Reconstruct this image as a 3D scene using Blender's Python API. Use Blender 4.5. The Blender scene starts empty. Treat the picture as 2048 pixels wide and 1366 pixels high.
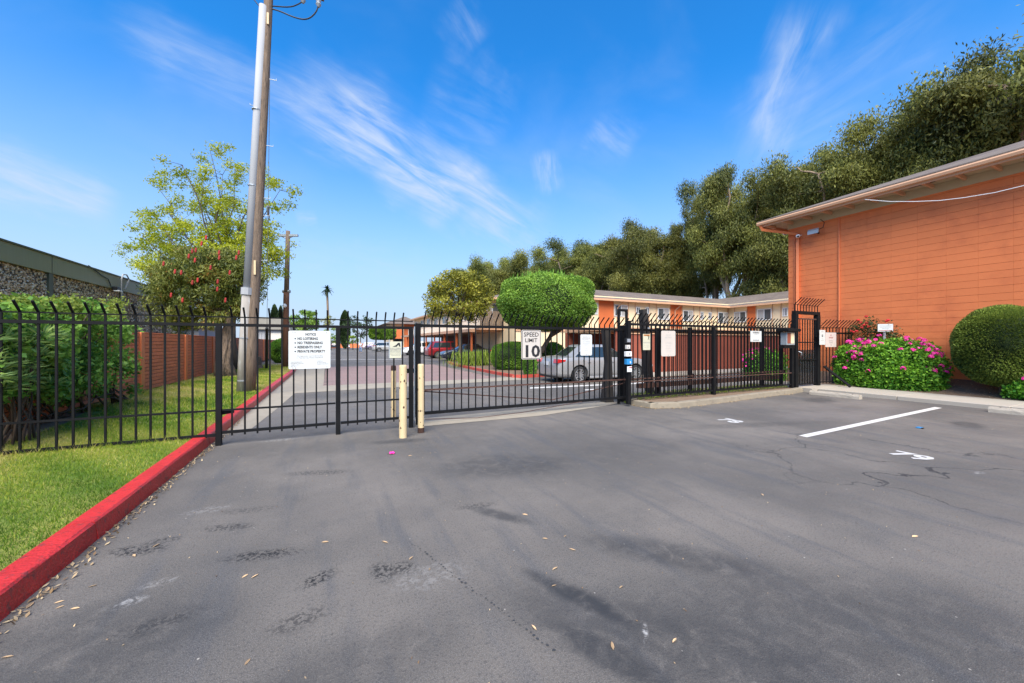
import bpy, bmesh, math, random
import numpy as np
from mathutils import Vector, Matrix, Euler
random.seed(7); rng = np.random.default_rng(7)
R = math.radians
S = bpy.context.scene
COL = S.collection
# ------------------------------------------------------------------ camera, sky, sun, exposure
TH = math.atan(364/764); CT, ST = math.cos(TH), math.sin(TH); F = 764.0; H = 1.5
cam = bpy.data.cameras.new('camera'); camo = bpy.data.objects.new('camera', cam); COL.objects.link(camo)
camo.location = (0, 0, H); camo.rotation_euler = (R(90), 0, -TH)
cam.sensor_width = 36; cam.lens = F/2048*36; cam.shift_y = 3/2048; cam.clip_start = .05; cam.clip_end = 3000
S.camera = camo
S.view_settings.view_transform = 'Standard'; S.view_settings.look = 'None'
S.view_settings.exposure = 1.12; S.view_settings.gamma = 1; S.view_settings.use_curve_mapping = False
SUN_AZ = R(206); SUN_EL = R(48)          # azimuth clockwise from +Y
sun = bpy.data.lights.new('sun', 'SUN'); suno = bpy.data.objects.new('sun', sun); COL.objects.link(suno)
sd = Vector((math.sin(SUN_AZ)*math.cos(SUN_EL), math.cos(SUN_AZ)*math.cos(SUN_EL), math.sin(SUN_EL)))
suno.rotation_euler = sd.to_track_quat('Z', 'Y').to_euler(); sun.energy = 3.8; sun.angle = R(55); sun.color = (1, .90, .76)
W = bpy.data.worlds.new('World'); S.world = W; W.use_nodes = True

# pixel helpers: used only to read places off the photograph's plan (2048 px wide)
def ray(px, py): X = (px-1024)/F; return (X*CT+ST, -X*ST+CT, -(py-686)/F)
def G(px, py, z=0.0):
    d = ray(px, py); t = (z-H)/d[2]; return (d[0]*t, d[1]*t)
def XY(px, Y): d = ray(px, 686); return d[0]/d[1]*Y            # x of column px on plane y=Y
def YX(px, X): d = ray(px, 686); return d[1]/d[0]*X            # y of column px on plane x=X
def ZP(py, x, y): return H-(py-686)/F*(x*ST+y*CT)              # height of row py at (x,y)
def AT(px, Z): X = (px-1024)/F*Z; return (X*CT+Z*ST, -X*ST+Z*CT)

# ------------------------------------------------------------------ node helper
class N:
    def __init__(s, nt): s.nt = nt
    def n(s, t, **k):
        x = s.nt.nodes.new(t)
        for a, b in k.items():
            if a == 'ins':
                for i, v in b.items(): s.set(x.inputs[i], v)
            else: setattr(x, a, b)
        return x
    def set(s, inp, v):
        if isinstance(v, bpy.types.NodeSocket): s.nt.links.new(v, inp)
        else: inp.default_value = v
    def m(s, op, a, b=0.0, c=0.0, clamp=False):
        return s.n('ShaderNodeMath', operation=op, use_clamp=clamp, ins={0: a, 1: b, 2: c}).outputs[0]
    def v(s, op, a, b=(0, 0, 0)):
        x = s.n('ShaderNodeVectorMath', operation=op, ins={0: a, 1: b})
        return x.outputs['Value'] if op in ('DOT_PRODUCT', 'LENGTH') else x.outputs[0]
    def noise(s, vec, scale, det=4, rough=.55, dist=0, out='Fac'):
        return s.n('ShaderNodeTexNoise', ins={'Vector': vec, 'Scale': scale, 'Detail': det, 'Roughness': rough, 'Distortion': dist}).outputs[out]
    def mr(s, v, a, b, c=0.0, d=1.0, smooth=True):
        return s.n('ShaderNodeMapRange', interpolation_type='SMOOTHSTEP' if smooth else 'LINEAR', ins={0: v, 1: a, 2: b, 3: c, 4: d}).outputs[0]
    def mix(s, f, a, b, bt='MIX'):
        x = s.n('ShaderNodeMix', data_type='RGBA', blend_type=bt)
        s.set(x.inputs[0], f); s.set(x.inputs[6], a if isinstance(a, bpy.types.NodeSocket) else (*a[:3], 1)); s.set(x.inputs[7], b if isinstance(b, bpy.types.NodeSocket) else (*b[:3], 1))
        return x.outputs[2]
    def ramp(s, f, stops):
        x = s.n('ShaderNodeValToRGB', ins={0: f}); e = x.color_ramp.elements
        while len(e) < len(stops): e.new(.5)
        for i, (p, c) in enumerate(stops): e[i].position = p; e[i].color = (*c[:3], 1)
        return x.outputs[0]

# world: Nishita sky with thin cirrus drawn in directions of the sky
w = N(W.node_tree); W.node_tree.nodes.clear()
sky = w.n('ShaderNodeTexSky', sky_type='NISHITA', sun_disc=False, sun_elevation=SUN_EL, sun_rotation=SUN_AZ, altitude=0, air_density=1.0, dust_density=.6, ozone_density=2.2)
dirv = w.n('ShaderNodeTexCoord').outputs['Generated']
hs = w.n('ShaderNodeHueSaturation', ins={'Hue': .5, 'Saturation': 1.08, 'Value': 1.0, 'Color': sky.outputs[0]}).outputs[0]
skyc = w.mix(1.0, hs, (.20, 1.04, 1.60), 'MULTIPLY')
el = w.n('ShaderNodeSeparateXYZ', ins={0: dirv}).outputs[2]
veil = w.mr(el, -.05, .56, 1.0, 0)
skyc = w.mix(veil, skyc, (3.3, 3.85, 4.8))
def streak(p1, p2, width, amp, sc, seed, taper=1):
    a = Vector(ray(*p1)).normalized(); b = Vector(ray(*p2)).normalized()
    n = a.cross(b).normalized(); mid = (a+b).normalized(); t = n.cross(mid).normalized(); half = a.angle(b)/2
    wob = w.m('MULTIPLY', w.m('SUBTRACT', w.noise(dirv, 5+seed, 3), .5), width*2.2)
    dist = w.m('ABSOLUTE', w.m('ADD', w.v('DOT_PRODUCT', dirv, tuple(n)), wob))
    al = w.v('DOT_PRODUCT', dirv, tuple(t))
    m1 = w.mr(dist, 0, width*1.25, 1, 0)
    m2 = w.m('MULTIPLY', w.mr(al, -half*1.15, -half*.6), w.mr(al, half*.6, half*1.15, 1, 0))
    fwd = w.m('GREATER_THAN', w.v('DOT_PRODUCT', dirv, tuple(mid)), 0)
    # fibres run along the streak
    u = w.m('MULTIPLY', al, sc); vv = w.m('MULTIPLY', w.v('DOT_PRODUCT', dirv, tuple(n)), sc*5)
    cv = w.n('ShaderNodeCombineXYZ', ins={0: u, 1: vv, 2: float(seed)}).outputs[0]
    fib = w.mr(w.noise(cv, 1.2, 7, .6, .5), .22, .85)
    x = w.m('MULTIPLY', w.m('MULTIPLY', m1, m2), w.m('MULTIPLY', fwd, fib))
    return w.m('MULTIPLY', x, amp)
tot = None
for st in [((600, 190), (1080, 480), .085, 1.5, 5, 1), ((230, 50), (660, 230), .06, .6, 5, 2), ((-60, 330), (230, 425), .045, 1.1, 6, 3),
           ((1505, 320), (1640, 10), .055, .8, 5, 4), ((1480, 300), (1900, 30), .10, .32, 4, 5), ((1095, 300), (1100, 390), .03, .8, 10, 6),
           ((1180, 250), (1260, 310), .05, .45, 7, 7), ((560, 490), (860, 545), .05, .35, 5, 8), ((590, 435), (635, 435), .02, .5, 14, 9),
           ((900, 0), (960, 90), .04, .35, 8, 10), ((1000, 300), (840, 210), .16, .3, 4, 11)]:
    x = streak(*st); tot = x if tot is None else w.m('ADD', tot, x)
gen = w.n('ShaderNodeMapping', ins={'Vector': dirv, 'Rotation': (0, 0, .6), 'Scale': (1.2, 3, 3)}).outputs[0]
thin = w.m('MULTIPLY', w.mr(w.noise(gen, 1.6, 6, .5, .4), .45, .9), .25)
tot = w.m('ADD', tot, thin, clamp=True)
skyc = w.mix(w.m('MULTIPLY', tot, .8), skyc, (3.5, 4.1, 5.2))
bg = w.n('ShaderNodeBackground', ins={0: skyc, 1: .088})
w.nt.links.new(bg.outputs[0], w.n('ShaderNodeOutputWorld').inputs[0])

# ------------------------------------------------------------------ materials
MATS = {}
def newmat(name):
    m = bpy.data.materials.new(name); m.use_nodes = True; m.node_tree.nodes.clear(); k = N(m.node_tree)
    o = k.n('ShaderNodeOutputMaterial'); p = k.n('ShaderNodeBsdfPrincipled'); k.nt.links.new(p.outputs[0], o.inputs[0])
    MATS[name] = m
    return m, k, p, o
def bump(k, p, h, st=.3, d=.01):
    k.set(p.inputs['Normal'], k.n('ShaderNodeBump', ins={'Strength': st, 'Distance': d, 'Height': h}).outputs[0])
def mat(name, c, rough=.6, metal=0, var=.12, scale=6, bs=.15, bscale=60, spec=.5, c2=None, c2th=(.55, .7), c2scale=9, rand=0, coat=0, stretch=(1, 1, 1), bd=.01, world=False):
    m, k, p, o = newmat(name)
    co = k.n('ShaderNodeNewGeometry').outputs['Position'] if world else k.n('ShaderNodeTexCoord').outputs['Object']
    cs = k.n('ShaderNodeMapping', ins={'Vector': co, 'Scale': stretch}).outputs[0]
    v = k.noise(cs, scale, 5)
    f = k.mr(v, .25, .75, 1-var, 1+var, False)
    if rand:
        oi = k.n('ShaderNodeObjectInfo').outputs['Random']; f = k.m('MULTIPLY', f, k.mr(oi, 0, 1, 1-rand, 1+rand, False))
    base = k.n('ShaderNodeVectorMath', operation='SCALE', ins={0: c[:3]}); k.set(base.inputs[3], f); col = base.outputs[0]
    if c2: col = k.mix(k.mr(k.noise(cs, c2scale, 8, .65), *c2th), col, c2)
    k.set(p.inputs['Base Color'], col); p.inputs['Roughness'].default_value = rough; p.inputs['Metallic'].default_value = metal
    p.inputs['Specular IOR Level'].default_value = spec; p.inputs['Coat Weight'].default_value = coat
    if bs: bump(k, p, k.noise(cs, bscale, 4), bs, bd)
    return m
def leafmat(name, dark, light, trans=.3, rough=.5, dry=None):
    m, k, p, o = newmat(name)
    a = k.n('ShaderNodeAttribute', attribute_name='tint').outputs['Fac']
    st = [(0, dark), (1, light)]
    if dry: st = [(0, dark), (.8, light), (1, dry)]
    c = k.ramp(a, st)
    oi = k.n('ShaderNodeObjectInfo').outputs['Random']
    hv = k.n('ShaderNodeHueSaturation', ins={'Hue': k.mr(oi, 0, 1, .49, .51, False), 'Saturation': 1.0, 'Value': k.mr(oi, 0, 1, .88, 1.12, False), 'Color': c}).outputs[0]
    k.set(p.inputs['Base Color'], hv); p.inputs['Roughness'].default_value = rough; p.inputs['Specular IOR Level'].default_value = .3
    tr = k.n('ShaderNodeBsdfTranslucent', ins={0: hv}); mx = k.n('ShaderNodeMixShader', ins={0: trans})
    k.nt.links.new(p.outputs[0], mx.inputs[1]); k.nt.links.new(tr.outputs[0], mx.inputs[2]); k.nt.links.new(mx.outputs[0], o.inputs[0])
    return m
def glassmat(name, c, rough=.05, spec=.8):
    m, k, p, o = newmat(name)
    p.inputs['Base Color'].default_value = (*c, 1); p.inputs['Roughness'].default_value = rough; p.inputs['Specular IOR Level'].default_value = spec
    p.inputs['Coat Weight'].default_value = .6; p.inputs['Coat Roughness'].default_value = .03
    return m
mat('black_metal', (.009, .009, .010), .6, 0, .3, 4, .1, 120, spec=.12, c2=(.05, .028, .018), c2th=(.66, .8), c2scale=14)
mat('rusty_metal', (.07, .03, .02), .8, 0, .4, 8, .3, 90)
mat('galvanised', (.36, .39, .42), .45, .35, .12, 3, .08, 60, c2=(.22, .22, .22), c2th=(.6, .75), stretch=(1, 1, .2))
mat('grey_conduit', (.33, .335, .35), .8, 0, .10, 2, .05, 60, c2=(.26, .26, .27), c2th=(.62, .8), stretch=(2, 2, .3))
mat('weathered_conduit', (.30, .27, .24), .8, 0, .2, 5, .2, 60, c2=(.45, .45, .45), c2th=(.55, .7), stretch=(2, 2, .2))
mat('pole_wood', (.19, .135, .095), .9, 0, .35, 9, .8, 30, stretch=(3, 3, .25), c2=(.07, .05, .035), c2th=(.5, .7), c2scale=12, bd=.02)
mat('red_wood', (.16, .07, .04), .85, 0, .3, 9, .4, 30, stretch=(3, 3, .25))
mat('black_wood', (.022, .018, .016), .8, 0, .3, 8, .5, 40, stretch=(3, 3, .3))
mat('bollard_paint', (.60, .46, .26), .55, 0, .07, 5, .15, 50, c2=(.12, .05, .02), c2th=(.66, .69), c2scale=16)
mat('rust_cap', (.05, .022, .014), .9, 0, .4, 20, .6, 60)
mat('white_sign', (.56, .57, .56), .4, 0, .04, 5, 0)
mat('aged_sign', (.52, .47, .42), .5, 0, .07, 4, 0, c2=(.5, .40, .32), c2th=(.6, .8), c2scale=5)
mat('yellow_sign', (.52, .50, .37), .5, 0, .06, 6, 0)
mat('pink_sign', (.56, .48, .45), .5, 0, .05, 6, 0)
mat('black_print', (.015, .015, .017), .5, 0, 0, 5, 0)
mat('faded_print', (.42, .41, .39), .6, 0, .1, 9, 0)
mat('grey_print', (.2, .2, .2), .6, 0, .1, 9, 0)
mat('red_print', (.35, .03, .03), .6, 0, .1, 9, 0)
mat('orange_print', (.50, .17, .03), .6, 0, .1, 9, 0)
mat('blue_plastic', (.02, .22, .50), .4, 0, .1, 9, 0)
mat('light_plastic', (.55, .52, .48), .5, 0, .06, 9, 0)
mat('white_plastic', (.75, .75, .75), .35, 0, .03, 9, 0)
mat('black_rubber', (.02, .02, .02), .6, 0, .2, 9, .1)
mat('orange_paint', (.74, .205, .068), .62, 0, .05, .8, .22, 140, rand=.035, spec=.35, c2=(.60, .155, .055), c2th=(.46, .72), c2scale=.9, world=True)
mat('orange_joint', (.56, .15, .05), .8, 0, .1, 9, .2)
mat('orange_trim', (.72, .195, .065), .5, 0, .05, 3, .05)
mat('brick_orange', (.70, .19, .075), .75, 0, .12, 14, .5, 60, rand=.10, c2=(.54, .14, .06), c2th=(.52, .7), c2scale=20, world=True)
mat('mortar', (.20, .07, .035), .9, 0, .15, 15, .3)
mat('maroon_paint', (.26, .068, .040), .7, 0, .10, 1.2, .15, 60)
mat('cream_paint', (.80, .63, .40), .65, 0, .04, 1, .1, 60)
mat('tan_trim', (.56, .32, .19), .55, 0, .06, 2, .05, c2=(.45, .22, .12), c2th=(.6, .8), c2scale=4)
mat('soffit_paint', (.50, .40, .26), .75, 0, .08, 2, .1)
mat('stair_white', (.66, .60, .52), .6, 0, .06, 2, .05)
mat('panel_orange', (.58, .135, .035), .7, 0, .06, 1.5, .1)
mat('olive_fascia', (.28, .26, .15), .5, 0, .06, 1.5, .05, stretch=(1, 6, .6))
mat('olive_dark', (.08, .085, .055), .5, 0, .1, 2, .05)
mat('backing_dark', (.09, .075, .06), .9, 0, .3, 30, .6)
mat('grey_siding', (.36, .36, .37), .7, 0, .05, 2, .1)
mat('grey_roof', (.26, .24, .20), .85, 0, .12, 4, .3)
mat('concrete', (.31, .265, .205), .85, 0, .10, 3, .35, 90, c2=(.26, .22, .17), c2th=(.52, .75), c2scale=4)
mat('sidewalk', (.38, .335, .28), .85, 0, .08, 3, .3, 110, c2=(.30, .26, .215), c2th=(.55, .8), c2scale=3)
mat('kerb_grey', (.25, .21, .155), .88, 0, .15, 5, .4, 60, c2=(.13, .11, .09), c2th=(.54, .72), c2scale=7)
mat('stop_concrete', (.38, .33, .27), .9, 0, .12, 8, .6, 50, c2=(.32, .27, .22), c2th=(.56, .72), c2scale=14)
mat('red_kerb', (.52, .026, .022), .42, 0, .16, 5, .6, 45, c2=(.24, .035, .03), c2th=(.54, .66), c2scale=13, bd=.02)
mat('far_red_kerb', (.42, .06, .04), .6, 0, .15, 4, .2, 40, c2=(.45, .30, .24), c2th=(.6, .66), c2scale=9)
mat('paver', (.245, .165, .150), .85, 0, .12, 1.0, .3, 60, c2=(.27, .17, .15), c2th=(.5, .7), c2scale=.8)
mat('soil', (.19, .125, .08), .95, 0, .25, 9, .8, 30, c2=(.24, .16, .10), c2th=(.55, .65), c2scale=30, bd=.03)
mat('line_paint', (.60, .57, .53), .6, 0, .08, 8, .2, 80, c2=(.30, .28, .27), c2th=(.60, .74), c2scale=25)
mat('number_paint', (.52, .50, .48), .6, 0, .08, 8, .1, 80, c2=(.3, .3, .3), c2th=(.6, .75), c2scale=25)
mat('bark', (.20, .14, .095), .95, 0, .35, 6, 1.0, 12, stretch=(3, 3, .5), c2=(.06, .04, .03), c2th=(.48, .66), c2scale=7, bd=.06)
mat('pale_bark', (.30, .22, .15), .9, 0, .25, 3, .6, 8, stretch=(2, 2, .4), c2=(.12, .08, .05), c2th=(.55, .7), c2scale=5, bd=.05)
mat('dark_bark', (.08, .06, .045), .95, 0, .3, 8, .6, 15, stretch=(2, 2, .5))
mat('twig', (.09, .06, .04), .9, 0, .3, 8, .2)
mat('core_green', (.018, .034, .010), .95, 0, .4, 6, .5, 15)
mat('tyre', (.018, .018, .019), .75, 0, .15, 9, .1)
mat('rim', (.55, .56, .58), .25, .8, .04, 5, 0)
mat('dark_trim', (.012, .012, .013), .5, 0, .1, 5, 0)
mat('silver_paint', (.29, .285, .285), .32, .25, .02, 2, 0, coat=.7)
mat('white_paint', (.78, .78, .80), .25, 0, .02, 2, 0, coat=.7)
mat('charcoal_paint', (.045, .05, .065), .25, .4, .03, 2, 0, coat=.8)
mat('car_red', (.30, .018, .022), .25, .3, .03, 2, 0, coat=.8)
mat('lilac_paint', (.26, .22, .36), .3, .3, .03, 2, 0, coat=.7)
mat('tan_paint', (.50, .50, .48), .3, .4, .03, 2, 0, coat=.7)
mat('plate', (.6, .6, .62), .4, 0, .03, 9, 0)
mat('pink_petal', (.72, .03, .28), .6, 0, .25, 30, 0, rand=.2)
mat('rose_petal', (.50, .008, .012), .6, 0, .3, 30, 0, rand=.2)
mat('bottlebrush_red', (.33, .02, .015), .7, 0, .3, 30, 0, rand=.2)
mat('dry_leaf', (.50, .33, .18), .7, 0, .3, 20, 0, rand=.35)
mat('tar', (.04, .04, .04), .6, 0, .2, 9, .3)
mat('skin', (.42, .24, .16), .6, 0, .05, 9, 0); mat('shirt', (.6, .6, .62), .8, 0, .05, 9, 0); mat('jeans', (.16, .24, .40), .85, 0, .1, 9, 0)
glassmat('car_glass', (.018, .024, .024)); glassmat('window_glass', (.06, .07, .075), .2, .3)
glassmat('tail_lamp', (.42, .01, .01), .12); glassmat('head_lamp', (.45, .47, .5), .1)
mat('curtain', (.36, .34, .32), .8, 0, .15, 4, 0, stretch=(8, 8, .2))
# roof shingle
m, k, p, o = newmat('shingle')
co = k.n('ShaderNodeTexCoord').outputs['Object']
br = k.n('ShaderNodeTexVoronoi', ins={'Vector': k.n('ShaderNodeMapping', ins={'Vector': co, 'Scale': (3, 3, 8)}).outputs[0], 'Scale': 1.6}).outputs['Color']
c = k.mix(k.n('ShaderNodeSeparateXYZ', ins={0: br}).outputs[0], (.13, .100, .080), (.19, .148, .118))
c = k.mix(k.mr(k.noise(co, .6, 4), .4, .7), c, (.12, .09, .075)); k.set(p.inputs['Base Color'], c); p.inputs['Roughness'].default_value = .9
bump(k, p, k.noise(co, 25, 5), .6, .03)
# perforated screen of the walk-in gate
m, k, p, o = newmat('screen')
p.inputs['Base Color'].default_value = (.03, .03, .033, 1); p.inputs['Roughness'].default_value = .6
tr = k.n('ShaderNodeBsdfTransparent'); mx = k.n('ShaderNodeMixShader', ins={0: .62})
k.nt.links.new(tr.outputs[0], mx.inputs[1]); k.nt.links.new(p.outputs[0], mx.inputs[2]); k.nt.links.new(mx.outputs[0], o.inputs[0])
# pebbles
m, k, p, o = newmat('pebble')
a = k.n('ShaderNodeAttribute', attribute_name='tint').outputs['Fac']
k.set(p.inputs['Base Color'], k.ramp(a, [(0, (.06, .045, .035)), (.3, (.38, .24, .13)), (.55, (.62, .42, .25)), (.8, (.76, .58, .40)), (1, (.82, .74, .62))])); p.inputs['Roughness'].default_value = .7
# lawn
m, k, p, o = newmat('lawn')
co = k.n('ShaderNodeTexCoord').outputs['Object']
c = k.mix(k.mr(k.noise(co, .9, 5), .38, .66), (.12, .20, .018), (.33, .32, .06))
c = k.mix(k.mr(k.noise(co, 40, 5, .7), .45, .7), c, (.05, .08, .012)); k.set(p.inputs['Base Color'], c); p.inputs['Roughness'].default_value = .95
bump(k, p, k.noise(co, 90, 4), .8, .03)
m, k, p, o = newmat('grass_blade')
a = k.n('ShaderNodeAttribute', attribute_name='tint').outputs['Fac']
c = k.ramp(a, [(0, (.07, .15, .012)), (.40, (.18, .29, .022)), (.72, (.40, .41, .05)), (1, (.60, .50, .18))])
k.set(p.inputs['Base Color'], c); p.inputs['Roughness'].default_value = .6; p.inputs['Specular IOR Level'].default_value = .25
tr = k.n('ShaderNodeBsdfTranslucent', ins={0: c}); mx = k.n('ShaderNodeMixShader', ins={0: .35})
k.nt.links.new(p.outputs[0], mx.inputs[1]); k.nt.links.new(tr.outputs[0], mx.inputs[2]); k.nt.links.new(mx.outputs[0], o.inputs[0])
# asphalt with stains, tyre wear and patches
m, k, p, o = newmat('asphalt')
co = k.n('ShaderNodeTexCoord').outputs['Object']
big = k.noise(co, .35, 5, .6); mid = k.noise(co, 2.2, 6, .65); fine = k.noise(co, 190, 3, .7); grit = k.noise(co, 60, 4, .7)
c = k.mix(k.mr(big, .35, .68), (.086, .076, .067), (.168, .144, .122))
c = k.mix(k.m('MULTIPLY', k.mr(mid, .5, .78), .45), c, (.060, .061, .066))
st = k.noise(k.n('ShaderNodeMapping', ins={'Vector': co, 'Rotation': (0, 0, -.12), 'Scale': (3.2, .42, 1)}).outputs[0], 1.3, 6, .6)
c = k.mix(k.m('MULTIPLY', k.mr(st, .48, .68), .6), c, (.065, .066, .072))
c = k.mix(k.m('MULTIPLY', k.mr(fine, .45, .66), .5), c, (.27, .25, .23))
c = k.mix(k.m('MULTIPLY', k.mr(grit, .50, .66), .5), c, (.045, .042, .042))
sp = k.n('ShaderNodeTexVoronoi', ins={'Vector': co, 'Scale': 9}); cs_ = k.n('ShaderNodeSeparateXYZ', ins={0: sp.outputs['Color']}).outputs[0]
c = k.mix(k.m('MULTIPLY', k.m('LESS_THAN', sp.outputs['Distance'], .045), k.m('GREATER_THAN', cs_, .72)), c, (.42, .38, .33))
def stain(px, py, rx, ry, ang, s, col=(.012, .012, .013), ns=14, th=(.45, .62)):
    global c
    x, y = G(px, py)
    q = k.v('SUBTRACT', co, (x, y, 0)); q = k.n('ShaderNodeVectorRotate', rotation_type='Z_AXIS', ins={'Vector': q, 'Angle': -ang}).outputs[0]
    q = k.v('MULTIPLY', q, (1/rx, 1/ry, 0)); d = k.v('LENGTH', q)
    nz = k.mr(k.noise(q if ns < 6 else co, ns, 7, .7, .6), *th)
    c = k.mix(k.m('MULTIPLY', k.m('MULTIPLY', k.mr(d, .35, 1.0, 1, 0), nz), s), c, col)
for a_ in [(637, 1157, .16, .09, .5, .95), (765, 1145, .10, .17, .2, .8), (805, 1135, .10, .13, .9, .8), (525, 1110, .34, .10, -.2, .9), (275, 1100, .26, .12, -.3, .9),
           (455, 1055, .26, .09, -.3, .7), (640, 945, .5, .12, -.3, .6), (330, 1080, .16, .06, -.2, .7), (950, 1012, .28, .09, -.2, .5), (310, 1250, .26, .1, .2, .6), (600, 1240, .2, .1, .2, .6), (500, 1020, .3, .1, -.2, .4)]:
    stain(*a_, ns=34, th=(.46, .56))
for a_ in [(1150, 1190, .55, .10, -1.15, .85), (1215, 1310, .45, .12, -1.1, .7), (1000, 1030, .40, .11, -.95, .65), (1010, 930, 1.1, .6, -.3, .5), (1350, 1110, .9, .25, -.8, .6), (1300, 1280, 1.3, .4, -.9, .55), (1700, 1250, 1.6, .7, -.5, .5), (150, 1330, .9, .5, .3, .5), (700, 1340, .8, .3, .1, .4),
           (1640, 800, .9, .45, .3, .65), (1935, 850, .6, .3, .3, .6), (1500, 850, 2.0, .25, -.25, .35), (1250, 900, 2.0, .7, .1, .2), (800, 882, .6, .18, -.2, .6), (120, 1250, .5, .2, .3, .35)]:
    stain(*a_, col=(.028, .029, .032), ns=7, th=(.2, .6))
for a_ in [(255, 1205, .12, .06, .2, .5), (320, 1165, .12, .06, .2, .35), (415, 1020, .25, .1, 0, .3), (560, 880, .4, .12, 0, .35), (860, 1150, .35, .2, 0, .2), (1290, 1265, .09, .02, .8, .8), (1960, 945, .14, .05, 0, .6)]:
    stain(*a_, col=(.42, .40, .38), ns=22)
stain(1700, 820, 3.5, 1.2, .1, .35, (.19, .165, .155), 2, (.3, .6))
stain(640, 830, 3.5, 2.2, 0, .35, (.20, .178, .165), 2, (.3, .6))
# hairline cracks
cv = k.n('ShaderNodeTexVoronoi', feature='DISTANCE_TO_EDGE', ins={'Vector': k.v('ADD', k.v('MULTIPLY', co, (1, 1, 0)), k.n('ShaderNodeVectorMath', operation='SCALE', ins={0: k.noise(co, 1.5, 5, out='Color'), 3: .9}).outputs[0]), 'Scale': .55})
cm = k.m('LESS_THAN', cv.outputs[0], .006)
cl_ = k.mr(k.v('LENGTH', k.v('MULTIPLY', k.v('SUBTRACT', co, (*G(1850, 935), 0)), (1, 1, 0))), .6, 2.6, 1, 0)
c = k.mix(k.m('MULTIPLY', k.m('MULTIPLY', cm, cl_), .8), c, (.02, .02, .022))
k.set(p.inputs['Base Color'], c); k.set(p.inputs['Roughness'], k.mr(mid, .3, .7, .72, .9)); p.inputs['Specular IOR Level'].default_value = .35
bump(k, p, k.m('ADD', fine, k.m('MULTIPLY', grit, 1.5)), .55, .006)
leafmat('euc_leaf', (.035, .052, .014), (.31, .31, .065), .3)
leafmat('airy_leaf', (.20, .27, .012), (.60, .62, .04), .45)
leafmat('brush_leaf', (.035, .055, .012), (.22, .225, .04), .28, dry=(.30, .13, .03))
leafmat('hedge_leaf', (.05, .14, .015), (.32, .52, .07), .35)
leafmat('bush_leaf', (.05, .15, .022), (.33, .52, .08), .4)
leafmat('lime_leaf', (.10, .19, .02), (.36, .42, .07), .4)
leafmat('olive_leaf', (.06, .08, .012), (.46, .44, .05), .35)
leafmat('topiary_leaf', (.025, .065, .013), (.30, .40, .07), .25)
leafmat('geranium_leaf', (.05, .19, .018), (.34, .62, .06), .4)
leafmat('rose_leaf', (.03, .055, .02), (.14, .15, .05), .25)
leafmat('oleander_leaf', (.06, .14, .05), (.34, .46, .12), .35)
leafmat('dark_leaf', (.015, .035, .012), (.06, .10, .03), .2)
leafmat('litter_leaf', (.16, .09, .04), (.62, .48, .28), .1)

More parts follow.
